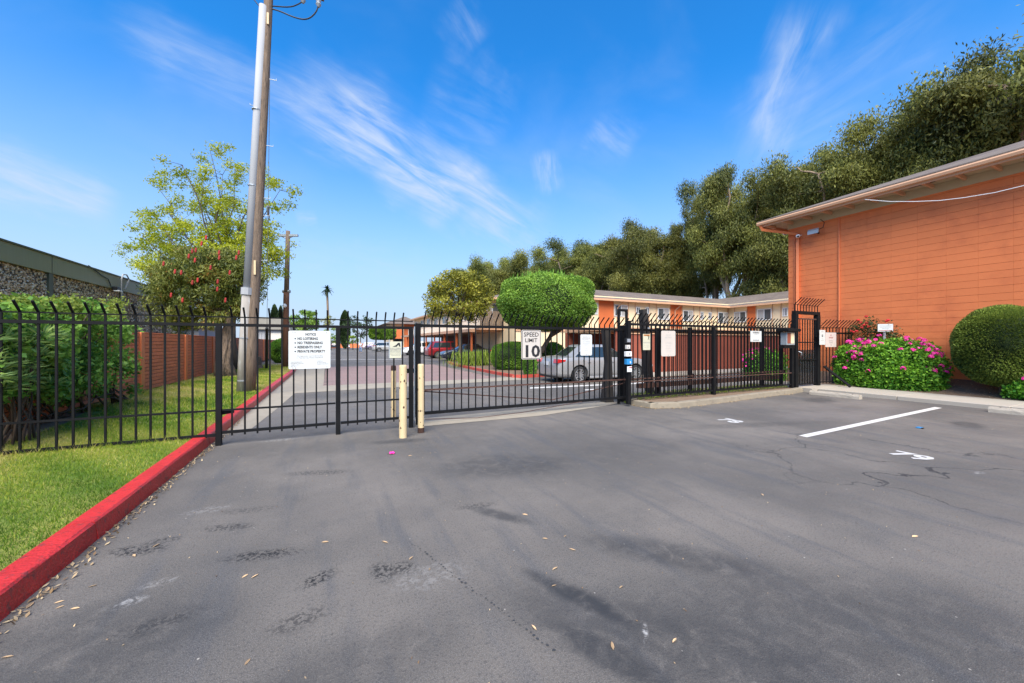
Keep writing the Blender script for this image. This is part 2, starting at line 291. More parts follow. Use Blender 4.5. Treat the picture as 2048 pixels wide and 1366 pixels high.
# ------------------------------------------------------------------ object helpers
def newobj(name, me, m=None, parent=None, kind=None):
    o = bpy.data.objects.new(name, me); COL.objects.link(o)
    if m and me is not None:
        me.materials.append(MATS[m] if isinstance(m, str) else m)
    if parent: o.parent = parent
    if kind: o['kind'] = kind
    return o
def tag(o, label, cat, group=None):
    o['label'] = label; o['category'] = cat
    if group: o['group'] = group
    return o
def thing(name, label, cat, loc=(0, 0, 0), rz=0, group=None):
    o = bpy.data.objects.new(name, None); COL.objects.link(o); o.location = loc; o.rotation_euler[2] = rz; o.empty_display_size = .2
    return tag(o, label, cat, group)
def worldloc(p):
    l = Vector((0, 0, 0))
    while p is not None: l += p.location; p = p.parent
    return l
class MB:
    def __init__(s): s.v = []; s.f = []
    def add(s, vs, fs):
        b = len(s.v); s.v += [tuple(x) for x in vs]; s.f += [tuple(i+b for i in f) for f in fs]; return s
    def box(s, x0, x1, y0, y1, z0, z1):
        return s.add([(x0, y0, z0), (x1, y0, z0), (x1, y1, z0), (x0, y1, z0), (x0, y0, z1), (x1, y0, z1), (x1, y1, z1), (x0, y1, z1)],
                     [(0, 3, 2, 1), (4, 5, 6, 7), (0, 1, 5, 4), (1, 2, 6, 5), (2, 3, 7, 6), (3, 0, 4, 7)])
    def cham(s, x0, x1, y0, y1, z0, z1, c=.006):
        # box with chamfered edges, 24 corners
        vs = []; idx = {}
        for ix, X in enumerate((x0, x1)):
            for iy, Y in enumerate((y0, y1)):
                for iz, Z in enumerate((z0, z1)):
                    sx, sy, sz = (1, -1)[ix], (1, -1)[iy], (1, -1)[iz]
                    for ax in range(3):
                        q = [X+(c*sx if ax != 0 else 0), Y+(c*sy if ax != 1 else 0), Z+(c*sz if ax != 2 else 0)]
                        idx[(ix, iy, iz, ax)] = len(vs); vs.append(q)
        fs = []
        for ax in range(3):
            for sd_ in (0, 1):
                o_ = [a for a in range(3) if a != ax]; loop = []
                for u, v_ in ((0, 0), (1, 0), (1, 1), (0, 1)):
                    kx = [0, 0, 0]; kx[ax] = sd_; kx[o_[0]] = u; kx[o_[1]] = v_; loop.append(idx[(*kx, ax)])
                fs.append(loop)
        for a, b in ((0, 1), (0, 2), (1, 2)):
            r = 3-a-b
            for u in (0, 1):
                for v_ in (0, 1):
                    kk = [0, 0, 0]; kk[a] = u; kk[b] = v_; k1 = list(kk); k1[r] = 1
                    fs.append([idx[(*kk, a)], idx[(*kk, b)], idx[(*k1, b)], idx[(*k1, a)]])
        for ix in (0, 1):
            for iy in (0, 1):
                for iz in (0, 1): fs.append([idx[(ix, iy, iz, ax)] for ax in range(3)])
        return s.add(vs, fs)
    def tube(s, path, rad, n=8, cap=True, square=False):
        path = [Vector(p) for p in path]
        if not hasattr(rad, '__len__'): rad = [rad]*len(path)
        b0 = len(s.v); up = None
        for i, p in enumerate(path):
            t = (path[min(i+1, len(path)-1)]-path[max(i-1, 0)]).normalized()
            if up is None: up = Vector((1, 0, 0)) if abs(t.x) < .9 else Vector((0, 1, 0))
            a = (up-t*up.dot(t)).normalized(); b = t.cross(a); up = a
            for j in range(n):
                an = 2*math.pi*j/n + (math.pi/4 if square else 0); s.v.append(tuple(p+(a*math.cos(an)+b*math.sin(an))*rad[i]))
        for i in range(len(path)-1):
            for j in range(n):
                a = b0+i*n+j; b = b0+i*n+(j+1) % n; s.f.append((a, b, b+n, a+n))
        if cap:
            s.f.append(tuple(b0+j for j in range(n))[::-1]); e = b0+(len(path)-1)*n; s.f.append(tuple(e+j for j in range(n)))
        return s
    def prism(s, poly, y0, y1, f=None):
        """poly in (x,z) extruded along y; f maps a point to the world"""
        n = len(poly); vs = [(x, y0, z) for x, z in poly]+[(x, y1, z) for x, z in poly]
        if f: vs = [f(v) for v in vs]
        return s.add(vs, [tuple(range(n)), tuple(range(2*n-1, n-1, -1))]+[(i, i+n, (i+1) % n+n, (i+1) % n) for i in range(n)])
    def ell(s, cx, cy, cz, rx, ry, rz, nu=16, nv=10, wob=0, seed=0):
        b = len(s.v); r_ = random.Random(seed)
        for i in range(nv+1):
            ph = math.pi*i/nv
            for j in range(nu):
                a = 2*math.pi*j/nu; q = 1+wob*(r_.random()-.5)
                s.v.append((cx+rx*q*math.sin(ph)*math.cos(a), cy+ry*q*math.sin(ph)*math.sin(a), cz+rz*q*math.cos(ph)))
        for i in range(nv):
            for j in range(nu):
                a_ = b+i*nu+j; b_ = b+i*nu+(j+1) % nu; s.f.append((a_, a_+nu, b_+nu, b_))
        return s
    def build(s, name, m=None, parent=None, smooth=False, kind=None, fix=True):
        l = worldloc(parent); me = bpy.data.meshes.new(name)
        me.from_pydata([(x-l.x, y-l.y, z-l.z) for x, y, z in s.v], [], s.f); me.update()
        if fix:
            bm = bmesh.new(); bm.from_mesh(me); bmesh.ops.recalc_face_normals(bm, faces=bm.faces); bm.to_mesh(me); bm.free()
        if smooth: me.shade_smooth() if hasattr(me, 'shade_smooth') else None
        return newobj(name, me, m, parent, kind)
def box(name, m, parent, *a, c=0, kind=None):
    b = MB()
    (b.cham(*a, c=c) if c else b.box(*a))
    return b.build(name, m, parent, kind=kind)
def share(name, me, parent, loc, rot=(0, 0, 0), sc=None):
    o = bpy.data.objects.new(name, me); COL.objects.link(o); o.parent = parent; o.location = Vector(loc)-worldloc(parent); o.rotation_euler = rot
    if sc: o.scale = sc
    return o
def meshof(mb, name, m):
    o = mb.build(name, m); me = o.data; bpy.data.objects.remove(o); return me
def copy_tree(o, parent=None):
    c_ = o.copy(); COL.objects.link(c_); c_.parent = parent
    for ch in o.children: copy_tree(ch, c_)
    return c_
def leaves(name, P, L, Wd, m, parent=None, nrm=None, droop=0, tint=None, seed=1, kind=None, nbias=.6):
    """many leaf-sized faces (rhombs) around points P"""
    g = np.random.default_rng(seed); n = len(P); P = np.asarray(P, float)
    d = g.normal(size=(n, 3)); d[:, 2] -= droop*2.0; d /= np.linalg.norm(d, axis=1)[:, None]
    nn = g.normal(size=(n, 3))
    if nrm is not None: nn = nn*(1-nbias)+nrm*nbias*1.6
    nn[:, 2] += .35
    s_ = np.cross(d, nn); s_ /= (np.linalg.norm(s_, axis=1)[:, None]+1e-9)
    sz = g.uniform(.65, 1.3, n)[:, None]
    a = P-d*L/2*sz; b = P+s_*Wd/2*sz; c_ = P+d*L/2*sz; e = P-s_*Wd/2*sz
    V = np.stack([a, b, c_, e], 1).reshape(-1, 3)
    if parent: V = V-np.array(worldloc(parent))
    me = bpy.data.meshes.new(name); me.vertices.add(4*n); me.vertices.foreach_set('co', V.ravel().astype(np.float32))
    me.loops.add(4*n); me.loops.foreach_set('vertex_index', np.arange(4*n, dtype=np.int32))
    me.polygons.add(n); me.polygons.foreach_set('loop_start', np.arange(0, 4*n, 4, dtype=np.int32)); me.polygons.foreach_set('loop_total', np.full(n, 4, dtype=np.int32))
    me.update(); me.validate()
    if tint is None: tint = g.uniform(0, 1, n)
    at = me.attributes.new('tint', 'FLOAT', 'FACE'); at.data.foreach_set('value', np.clip(tint, 0, 1).astype(np.float32))
    return newobj(name, me, m, parent, kind)
def lobe_points(lobes, per, seed=1, shell=.55, jit=0):
    """points in ellipsoid lobes: (x,y,z,rx,ry,rz); returns points, outward normals, tint (per clump + per leaf)"""
    g = np.random.default_rng(seed); PP, NN, TT = [], [], []
    for (x, y, z, rx, ry, rz) in lobes:
        n = int(per*(rx*ry+ry*rz+rx*rz)/3)+3
        u = g.normal(size=(n, 3)); u /= np.linalg.norm(u, axis=1)[:, None]
        r = g.uniform(shell, 1, n)**.6
        PP.append(np.array([x, y, z])+u*r[:, None]*np.array([rx, ry, rz])+g.normal(size=(n, 3))*jit)
        NN.append(u); TT.append(np.clip(g.uniform(.0, .55)+g.normal(.18, .16, n), 0, 1))
    return np.concatenate(PP), np.concatenate(NN), np.concatenate(TT)
def crown(name, lobes, per, L, Wd, m, parent, seed=1, shell=.55, droop=0, jit=0):
    P, Nn, T = lobe_points(lobes, per, seed, shell, jit)
    return leaves(name, P, L, Wd, m, parent, Nn, droop, T, seed)
def text(s_, size, m, parent, x, y, z, align='CENTER', bold=.0, sx=1, name='lettering', rot=None, fit=0):
    cu = bpy.data.curves.new('t', 'FONT'); cu.body = s_; cu.size = size; cu.align_x = align; cu.offset = bold*size; cu.resolution_u = 2
    o = bpy.data.objects.new('t', cu); COL.objects.link(o); dg = bpy.context.evaluated_depsgraph_get()
    me = bpy.data.meshes.new_from_object(o.evaluated_get(dg)); bpy.data.objects.remove(o)
    if fit:
        xs_q = [v.co.x for v in me.vertices]; sx = fit/(max(xs_q)-min(xs_q))
    me.transform(Matrix.Diagonal((sx, 1, 1, 1)))
    me.transform(rot if rot is not None else Matrix.Rotation(R(90), 4, 'X')); me.materials.clear()
    q = newobj(name, me, m, parent); q.location = Vector((x, y, z))-worldloc(parent); return q
def rrect(w_, h, r=.02, n=3):
    pts = []
    for cx, cz, a0 in ((w_/2-r, h/2-r, 0), (-w_/2+r, h/2-r, 90), (-w_/2+r, -h/2+r, 180), (w_/2-r, -h/2+r, 270)):
        for i in range(n+1):
            a = R(a0+90*i/n); pts.append((cx+r*math.cos(a), cz+r*math.sin(a)))
    return pts
def sheet(name, pts, z, m, kind='structure', th=0):
    b = MB(); n = len(pts)
    if th:
        b.add([(x, y, z-th) for x, y in pts]+[(x, y, z) for x, y in pts], [tuple(range(n)), tuple(range(2*n-1, n-1, -1))]+[(i, (i+1) % n, (i+1) % n+n, i+n) for i in range(n)])
    else: b.add([(x, y, z) for x, y in pts], [tuple(range(n))])
    o = b.build(name, m)
    if kind: o['kind'] = kind
    return o

# ================================================================== SETTING: ground
sheet('ground', [(-900, -300), (900, -300), (900, 1500), (-900, 1500)], -.05, 'soil')
sheet('driveway', [(-60, -30), (60, -30), (60, 160), (-60, 160)], 0, 'asphalt')
# lawn (thin slab behind the kerb)
lx = -1.78
sheet('lawn', [(-9.8, -2), (lx, -2), (lx, 27.5), (-2.2, 29), (-9.8, 29)], .125, 'lawn', th=.16)
sheet('planting_soil', [(-4.78, 6), (-4.25, 6.3), (-3.95, 7.2), (-4.05, 9), (-4.5, 11), (-4.78, 12)], .13, 'soil')
# red kerb: cast pieces with joints
kerb = bpy.data.objects.new('red_kerb', None); COL.objects.link(kerb); kerb['kind'] = 'structure'
yk = -2.0; ki = 0
while yk < 27:
    L = 3.0; wz = random.uniform(-.004, .004); x1 = -1.615+wz; x0 = lx+.0
    prof = [(x0, -.02), (x0, .135), (x0+.012, .142+wz), (x1-.02, .140+wz), (x1-.003, .128), (x1+.018, -.02)]
    b = MB(); n = len(prof); rows = 9
    vs = []
    for r_ in range(rows):
        yy = yk+(L-.008)*r_/(rows-1); bend = max(0, (yy-20)/10)**2*-.5
        for (x, z) in prof: vs.append((x+bend+random.uniform(-.004, .004)*(x > x0+.02), yy, z+random.uniform(-.003, .003)*(z > 0)))
    fs = [(r_*n+i, r_*n+i+1, (r_+1)*n+i+1, (r_+1)*n+i) for r_ in range(rows-1) for i in range(n-1)]+[tuple(range(n)), tuple((rows-1)*n+i for i in range(n-1, -1, -1))]
    b.add(vs, fs).build('kerb_stone', 'red_kerb', kerb); yk += L
# gutter, apron and pavers beyond the gate
sheet('gutter', [(-1.6, 7.6), (-1.25, 7.8), (-1.1, 10), (-.95, 13.0), (-.2, 14.6), (-.3, 27), (-1.75, 27), (-1.6, 20)], .004, 'concrete')
sheet('concrete_apron', [(-1.0, 13.05), (2.0, 13.35), (7.3, 13.9), (7.25, 15.2), (-.25, 14.9)], .006, 'concrete')
sheet('gate_slab', [G(848, 853), G(1080, 832), G(1210, 812), G(1240, 806), (6.4, 7.75), (1.5, 7.6), (1.4, 7.0)], .006, 'concrete')
b = MB(); b2 = MB()
y = 14.95; row = 0
while y < 26.3:
    x = -.22+(row % 2)*.15
    while x < 6.3:
        z = .010+random.uniform(-.0015, .0015); b.add([(x, y, z), (x+.288, y, z), (x+.288, y+.288, z), (x, y+.288, z), (x-.004, y-.004, .002), (x+.292, y-.004, .002), (x+.292, y+.292, .002), (x-.004, y+.292, .002)],
              [(0, 1, 2, 3), (0, 4, 5, 1), (1, 5, 6, 2), (2, 6, 7, 3), (3, 7, 4, 0)]); x += .30
    y += .30; row += 1
pv = sheet('paver_bed', [(-.3, 14.85), (6.45, 14.85), (6.45, 26.4), (-.3, 26.4)], .003, 'backing_dark')
o = b.build('paver', 'paver', pv, kind='stuff', fix=False)
# white and red cross lines far down the drive
for i, (py, m_) in enumerate(((719, 'line_paint'), (702, 'line_paint'))):
    for px in range(662, 800, 12):
        p0 = G(px, py); b = MB(); Y = p0[1]; wdt = .35 if py > 710 else .8
        o = sheet('road_marking', [(p0[0]-.1, Y-wdt/2), (p0[0]+.5, Y-wdt/2), (p0[0]+.8, Y+wdt/2), (p0[0]+.2, Y+wdt/2)], .005, m_)
# island with red kerb on the right of the drive
sheet('island_soil', [(7.35, 14.9), (14.5, 15.2), (14.5, 28.5), (8.3, 28.8), (7.6, 24), (7.3, 18)], .10, 'soil', th=.12)
ik = bpy.data.objects.new('island_kerb', None); COL.objects.link(ik); ik['kind'] = 'structure'
pts = [(8.9, 14.75), (7.5, 14.55), (7.12, 14.9), (7.1, 17), (7.18, 20), (7.4, 24), (7.9, 28), (9.2, 29.2)]
for i in range(len(pts)-1):
    a_, b_ = Vector((*pts[i], 0)), Vector((*pts[i+1], 0)); d = (b_-a_).normalized(); nrm_ = Vector((d.y, -d.x, 0))*.15*(1)
    b = MB(); vs = []
    for q in (a_, b_-d*.01):
        for s_, z in ((0, -.01), (0, .13), (1, .13), (1, -.01)): vs.append(q+nrm_*s_+Vector((0, 0, z)))
    b.add(vs, [(0, 1, 2, 3), (7, 6, 5, 4), (0, 4, 5, 1), (1, 5, 6, 2), (2, 6, 7, 3)]).build('kerb_stone', 'far_red_kerb', ik)
# grey kerb under the right fence, planting strip behind it
gk = bpy.data.objects.new('concrete_kerb', None); COL.objects.link(gk); gk['kind'] = 'structure'
kp = [G(1256, 803), G(1262, 810), G(1300, 817), G(1360, 816), G(1450, 805), G(1530, 794), G(1590, 787), G(1606, 784)]
kp = [Vector((x, y, 0)) for x, y in kp]
for i in range(len(kp)-1):
    a_, b_ = kp[i], kp[i+1]; d = (b_-a_).normalized(); nn_ = Vector((-d.y, d.x, 0))*.16
    b = MB(); vs = []
    for q in (a_, b_):
        for s_, z in ((0, -.01), (.06, .11), (.12, .125), (1, .125), (1, -.01)): vs.append(q+nn_*s_+Vector((0, 0, z)))
    b.add(vs, [(0, 1, 2, 3, 4), (9, 8, 7, 6, 5), (0, 5, 6, 1), (1, 6, 7, 2), (2, 7, 8, 3), (3, 8, 9, 4)]).build('kerb_stone', 'kerb_grey', gk)
sheet('weedy_strip', [(6.7, 7.0)]+[(v.x, v.y+.12) for v in kp[3:]]+[(13.3, 8.3), (6.9, 8.0)], .10, 'soil', th=.11)
sheet('inner_walk', [(12.5, 12.6), (30, 12.6), (30, 14.0), (12.5, 14.0)], .06, 'sidewalk', th=.07)
sheet('gate_landing', [(13.2, 6.55), (15.0, 6.55), (15.0, 9.5), (13.2, 9.5)], .115, 'sidewalk', th=.12)
# sidewalk: slabs
sw = bpy.data.objects.new('sidewalk', None); COL.objects.link(sw); sw['kind'] = 'structure'
y = 6.6
while y > -9:
    MB().cham(13.5, 15.08, y-1.86, y-.006, -.02, .10, .008).build('slab', 'sidewalk', sw); y -= 1.866
# soil bed by the orange wall, rising to the wall
b = MB(); nx_, ny_ = 8, 44; vs = []
for j in range(ny_+1):
    for i in range(nx_+1):
        t = i/nx_; yy = 8.9-18*j/ny_; vs.append((15.06+t*1.3, yy, .085+.40*t**1.3+random.uniform(-.02, .02)*(0 < i)))
b.add(vs, [(j*(nx_+1)+i, j*(nx_+1)+i+1, (j+1)*(nx_+1)+i+1, (j+1)*(nx_+1)+i) for j in range(ny_) for i in range(nx_)])
b.build('soil_bed', 'soil', smooth=True, kind='structure')
# markings
sheet('parking_line', [G(1597.7, 871.5), G(1869.3, 814.3), G(1884.4, 816.2), G(1613.9, 874.9)], .004, 'line_paint')
rotn = Matrix.Rotation(R(-90), 4, 'Z')
def stall_number(s_, yc, name='stall_number'):
    o = text(s_, .42, 'number_paint', None, 6.83, yc, .005, 'CENTER', .035, .95, name, rotn); o['kind'] = 'structure'; return o
stall_number('79', 2.30); stall_number('78', 4.84)
sheet('far_stall_line', [G(1060, 775), G(1290, 765), G(1290, 767), G(1060, 777.4)], .004, 'line_paint')
sheet('far_stall_line', [G(1170, 779), G(1188, 778), G(1188, 780), G(1170, 781)], .004, 'line_paint')

# grass blades
def grass(n, xr, yr, h, w_, name, seed):
    g = np.random.default_rng(seed); x = g.uniform(*xr, n); y = g.uniform(*yr, n)
    keep = ~((x < -4.05) & (y > 6.3) & (y < 10.5)); x, y = x[keep], y[keep]; n = len(x)
    t = .50+.30*np.sin(x*.8+y*.55+1)*np.cos(y*.35-x*1.1)+.22*np.sin(x*2.1+np.sin(y*1.3)*1.5)*np.cos(y*.9+x*.7)+.15*np.sin(x*7+y*5)+g.normal(0, .22, n)+np.clip((y-8)*.03, 0, .2)
    hh = h*g.uniform(.5, 1.3, n); a = g.uniform(0, 6.28, n); le = g.uniform(.1, .9, n)*hh
    e = g.uniform(0, 6.28, n)
    base = np.stack([x, y, np.full(n, .122)], 1); sd_ = np.stack([np.cos(e), np.sin(e), np.zeros(n)], 1)*w_/2
    tip = base+np.stack([np.cos(a)*le, np.sin(a)*le, hh], 1)
    V = np.stack([base-sd_, base+sd_, tip], 1).reshape(-1, 3)
    me = bpy.data.meshes.new(name); me.vertices.add(3*n); me.vertices.foreach_set('co', V.ravel().astype(np.float32))
    me.loops.add(3*n); me.loops.foreach_set('vertex_index', np.arange(3*n, dtype=np.int32)); me.polygons.add(n)
    me.polygons.foreach_set('loop_start', np.arange(0, 3*n, 3, dtype=np.int32)); me.polygons.foreach_set('loop_total', np.full(n, 3, dtype=np.int32)); me.update()
    me.attributes.new('tint', 'FLOAT', 'FACE').data.foreach_set('value', np.clip(t, 0, 1).astype(np.float32))
    o = newobj(name, me, 'grass_blade', None, 'stuff'); return o
grass(130000, (-5.0, lx+.01), (1.2, 8.5), .035, .0055, 'grass', 3)
grass(70000, (-4.8, lx+.01), (8.5, 28), .05, .014, 'grass', 4)
grass(900, (-4.6, -1.9), (6.8, 7.05), .10, .006, 'grass', 5)

# ================================================================== BRICK WALL on the left
WX = -4.8
wall = thing('brick_wall', 'long low orange painted brick wall along the left edge of the lawn', 'wall', (WX, 20, 0))
box('wall_core', 'mortar', wall, WX-.17, WX-.022, 4.0, 47, 0, 1.77)
box('coping', 'brick_orange', wall, WX-.19, WX+.004, 4.0, 47, 1.772, 1.805, c=.006)
bk = meshof(MB().cham(-.03, 0, -.198, .198, -.049, .049, .009), 'brick', 'brick_orange')
b = MB(); cnt = 0
for r_ in range(15):
    z = .14+.1085*r_+.054
    if z > 1.76: break
    y = 4.2+(r_ % 2)*.205
    while y < 46.6:
        if 11.2 <= y < 18.9 and cnt < 300:
            share('brick', bk, wall, (WX+.004+random.uniform(-.004, .004), y, z), (0, random.uniform(-.02, .02), 0)); cnt += 1
        else:
            j = random.uniform(-.004, .004); b.add([(WX-.02, y-.198, z-.049), (WX-.02, y+.198, z-.049), (WX-.02, y+.198, z+.049), (WX-.02, y-.198, z+.049), (WX+j, y-.19, z-.042), (WX+j, y+.19, z-.042), (WX+j, y+.19, z+.042), (WX+j, y-.19, z+.042)],
                  [(4, 5, 6, 7), (0, 1, 5, 4), (1, 2, 6, 5), (2, 3, 7, 6), (3, 0, 4, 7)])
        y += .41
b.build('brick', 'brick_orange', wall, kind='stuff', fix=False)
for yy in np.arange(6.9, 46, 3.65): box('pilaster', 'orange_trim', wall, WX-.02, WX+.045, yy-.11, yy+.11, .1, 1.80, c=.008)

# ================================================================== PEBBLE-CLAD BUILDING far left
PX = -10.2
pb = thing('pebble_clad_building', 'flat roofed building with pebble covered wall and olive green fascia behind the brick wall', 'building', (PX-8, 20, 0))
box('wall', 'backing_dark', pb, PX-14, PX, 2, 37, 0, 4.30)
box('fascia', 'olive_fascia', pb, PX-14.1, PX+.12, 1.9, 37.1, 4.30, 4.98)
box('roof_edge', 'olive_dark', pb, PX-14.2, PX+.16, 1.8, 37.2, 4.985, 5.05)
for yy in (15.9, 21.8, 27.6, 33.4):
    box('mullion', 'olive_dark', pb, PX-.01, PX+.10, yy-.13, yy+.13, 0, 4.295)
    box('seam', 'olive_dark', pb, PX+.122, PX+.13, yy-.012, yy+.012, 4.31, 4.97)
g = np.random.default_rng(5)
ico = bmesh.new(); bmesh.ops.create_icosphere(ico, subdivisions=1, radius=1); iv = np.array([v.co[:] for v in ico.verts]); ifa = np.array([[v.index for v in f.verts] for f in ico.faces]); ico.free()
n = 15000; yy = g.uniform(14, 37, n); zz = g.uniform(2.2, 4.28, n); sz = g.uniform(.026, .056, n)
sc_ = np.stack([sz*.6, sz*g.uniform(.8, 1.3, n), sz*g.uniform(.7, 1.1, n)], 1)
V = (iv[None]*sc_[:, None]+np.stack([np.full(n, PX+.005), yy, zz], 1)[:, None]).reshape(-1, 3)-np.array([PX-8, 20, 0]); Fc = (ifa[None]+np.arange(n)[:, None, None]*len(iv)).reshape(-1, 3)
me = bpy.data.meshes.new('pebble'); nf = len(Fc); me.vertices.add(len(V)); me.vertices.foreach_set('co', V.ravel().astype(np.float32)); me.loops.add(nf*3); me.loops.foreach_set('vertex_index', Fc.ravel().astype(np.int32))
me.polygons.add(nf); me.polygons.foreach_set('loop_start', np.arange(0, nf*3, 3, dtype=np.int32)); me.polygons.foreach_set('loop_total', np.full(nf, 3, dtype=np.int32)); me.update()
me.attributes.new('tint', 'FLOAT', 'FACE').data.foreach_set('value', np.repeat(g.uniform(0, 1, n), 20).astype(np.float32))
newobj('pebble', me, 'pebble', pb, 'stuff')
wl = thing('wall_lamp', 'small floodlight below the olive fascia of the pebble clad building', 'lamp', (PX+.15, 26.6, 4.25))
box('housing', 'dark_trim', wl, PX+.13, PX+.35, 26.4, 26.8, 4.22, 4.40, c=.02); box('lens', 'white_plastic', wl, PX+.2, PX+.42, 26.42, 26.78, 4.16, 4.22)
MB().tube([(PX+.15, 26.3, 4.4), (PX+.16, 26.0, 4.7), (PX+.16, 25.4, 4.8), (PX+.16, 24.8, 4.95), (PX+.1, 24.4, 5.1)], .02, 5).build('cable', 'black_rubber', wl)
cp = thing('conduit', 'grey conduit pipe curving over the olive fascia and down the pebble wall', 'pipe', (PX+.2, 27.4, 2))
MB().tube([(PX+.22, 27.2, 1.8), (PX+.22, 27.2, 4.9), (PX+.24, 27.3, 5.15), (PX+.24, 27.7, 5.2), (PX+.2, 28.1, 5.0), (PX+.2, 27.6, 4.4)], .035, 6).build('pipe', 'grey_conduit', cp)
# grey shed and roofs beyond the wall
sh = thing('grey_shed', 'grey metal sided shed with low roof behind the far end of the brick wall', 'building', (-14, 52, 0))
x0, x1 = XY(498, 50), XY(572, 50)
box('wall', 'grey_siding', sh, x0, x1, 50, 60, 0, 3.0)
for i in range(14):
    xx = x0+(x1-x0)*(i+.5)/14; box('rib', 'grey_siding', sh, xx-.03, xx+.03, 49.95, 50, 0, 2.98)
MB().prism([(x0-.5, 3.0), (x1+.5, 3.0), (x1-.3, 4.3), (x0-.5, 4.4)], 49.6, 60.5).build('roof', 'grey_roof', sh)
box('door', 'stair_white', sh, x1-1.6, x1-.4, 49.93, 49.99, .1, 2.6)
bs = thing('back_building', 'small grey building between the brick wall and the bottlebrush trunk', 'building', (-12, 36, 0))
box('wall', 'grey_siding', bs, -12.5, -9.5, 38.5, 46, 0, 2.7); box('roof', 'olive_dark', bs, -12.7, -9.3, 38.2, 46.2, 2.7, 2.9)

# ================================================================== ORANGE BLOCK BUILDING right
OX, OY = 16.3, 8.9
ob = thing('orange_building', 'two storey orange painted block building with shingle roof on the right', 'building', (OX+6, 2, 0))
box('wall', 'orange_joint', ob, OX+.012, OX+14, -12, OY-.012, 0, 6.2)
bl = meshof(MB().cham(0, .03, -.3042, .3042, -.0985, .0985, .002), 'block', 'orange_paint')
b = MB(); cnt = 0; courses = 29
for r_ in range(courses+1):
    z = .30+.2035*r_; y = OY-.305; off = 0
    while y > -11:
        if y > 2.75 and z > .35 and cnt < 300: share('block', bl, ob, (OX-.004+random.uniform(-.0012, .0012), y, z)); cnt += 1
        else: b.cham(OX-.004, OX+.03, y-.3042, y+.3042, z-.0985, z+.0985, c=.002)
        y -= .61
    xx = OX+.35
    while xx < OX+13: b.box(xx-.3, xx+.3, OY-.012, OY, z-.1, z+.1); xx += .61
b.build('block', 'orange_paint', ob, kind='stuff', fix=False)
# eave, soffit, gutter, roof
ez = 6.12; ox0 = OX-.82; oy1 = OY+.62
box('fascia', 'tan_trim', ob, ox0, ox0+.04, -13, oy1, ez-.02, ez+.17)
box('fascia', 'tan_trim', ob, ox0+.042, OX+14, oy1-.04, oy1, ez-.02, ez+.17)
gp = [(ox0-.001, ez+.16), (ox0-.10, ez+.16), (ox0-.12, ez+.12), (ox0-.10, ez+.05), (ox0-.001, ez+.03)]
MB().prism(gp, -13, oy1+.05).build('gutter', 'tan_trim', ob)
yy = oy1-.15; 
while yy > -12:
    box('rafter', 'tan_trim', ob, ox0+.045, OX-.03, yy-.03, yy+.03, ez-.005, ez+.10); yy -= .64
# boards of the soffit, a dark gap between two of them
yb = oy1-.05
for xa, xb in ((ox0+.045, ox0+.30), (ox0+.31, ox0+.55), (ox0+.56, OX-.005)):
    if xa == ox0+.31:
        box('soffit_board', 'soffit_paint', ob, xa, xb, 5.35, yb, ez+.105, ez+.12); box('soffit_board', 'soffit_paint', ob, xa, xb, -13, 4.75, ez+.105, ez+.12)
    else: box('soffit_board', 'soffit_paint', ob, xa, xb, -13, yb, ez+.105, ez+.12)
box('frieze', 'soffit_paint', ob, OX-.03, OX+.005, -12, OY+.02, ez-.16, ez+.10)
box('soffit_board', 'soffit_paint', ob, OX, OX+13.9, OY+.01, yb, ez+.105, ez+.12)
sl = math.tan(R(19.5)); rx = 8
MB().add([(ox0-.06, oy1+.05, ez+.175), (ox0-.06, -13, ez+.175), (ox0+rx, -13, ez+.175+rx*sl), (ox0+rx, oy1-rx+.05, ez+.175+rx*sl), (OX+14, oy1+.05, ez+.175), (OX+14, oy1-rx, ez+.175+rx*sl),
          (ox0-.06, oy1+.05, ez+.215), (ox0-.06, -13, ez+.215), (ox0+rx, -13, ez+.215+rx*sl), (ox0+rx, oy1-rx+.05, ez+.215+rx*sl), (OX+14, oy1+.05, ez+.215), (OX+14, oy1-rx, ez+.215+rx*sl)],
         [(6, 7, 8, 9), (6, 9, 11, 10), (0, 1, 7, 6), (0, 4, 10, 6), (0, 3, 2, 1), (0, 4, 5, 3)]).build('roof', 'shingle', ob)
# downspout and conduits
yd = YX(1597, OX)
MB().tube([(ox0-.02, oy1-.05, ez+.05), (ox0+.02, oy1-.1, ez-.12), (OX-.12, yd+.02, ez-.42), (OX-.07, yd, ez-.62), (OX-.07, yd, .45)], .065, 4, square=True).build('downspout', 'orange_trim', ob)
for px in (1590, 1679):
    y_ = YX(px, OX); MB().tube([(OX-.035, y_, 5.95 if px > 1600 else 5.6), (OX-.035, y_, .5)], .022 if px > 1600 else .016, 6).build('conduit', 'orange_trim', ob)
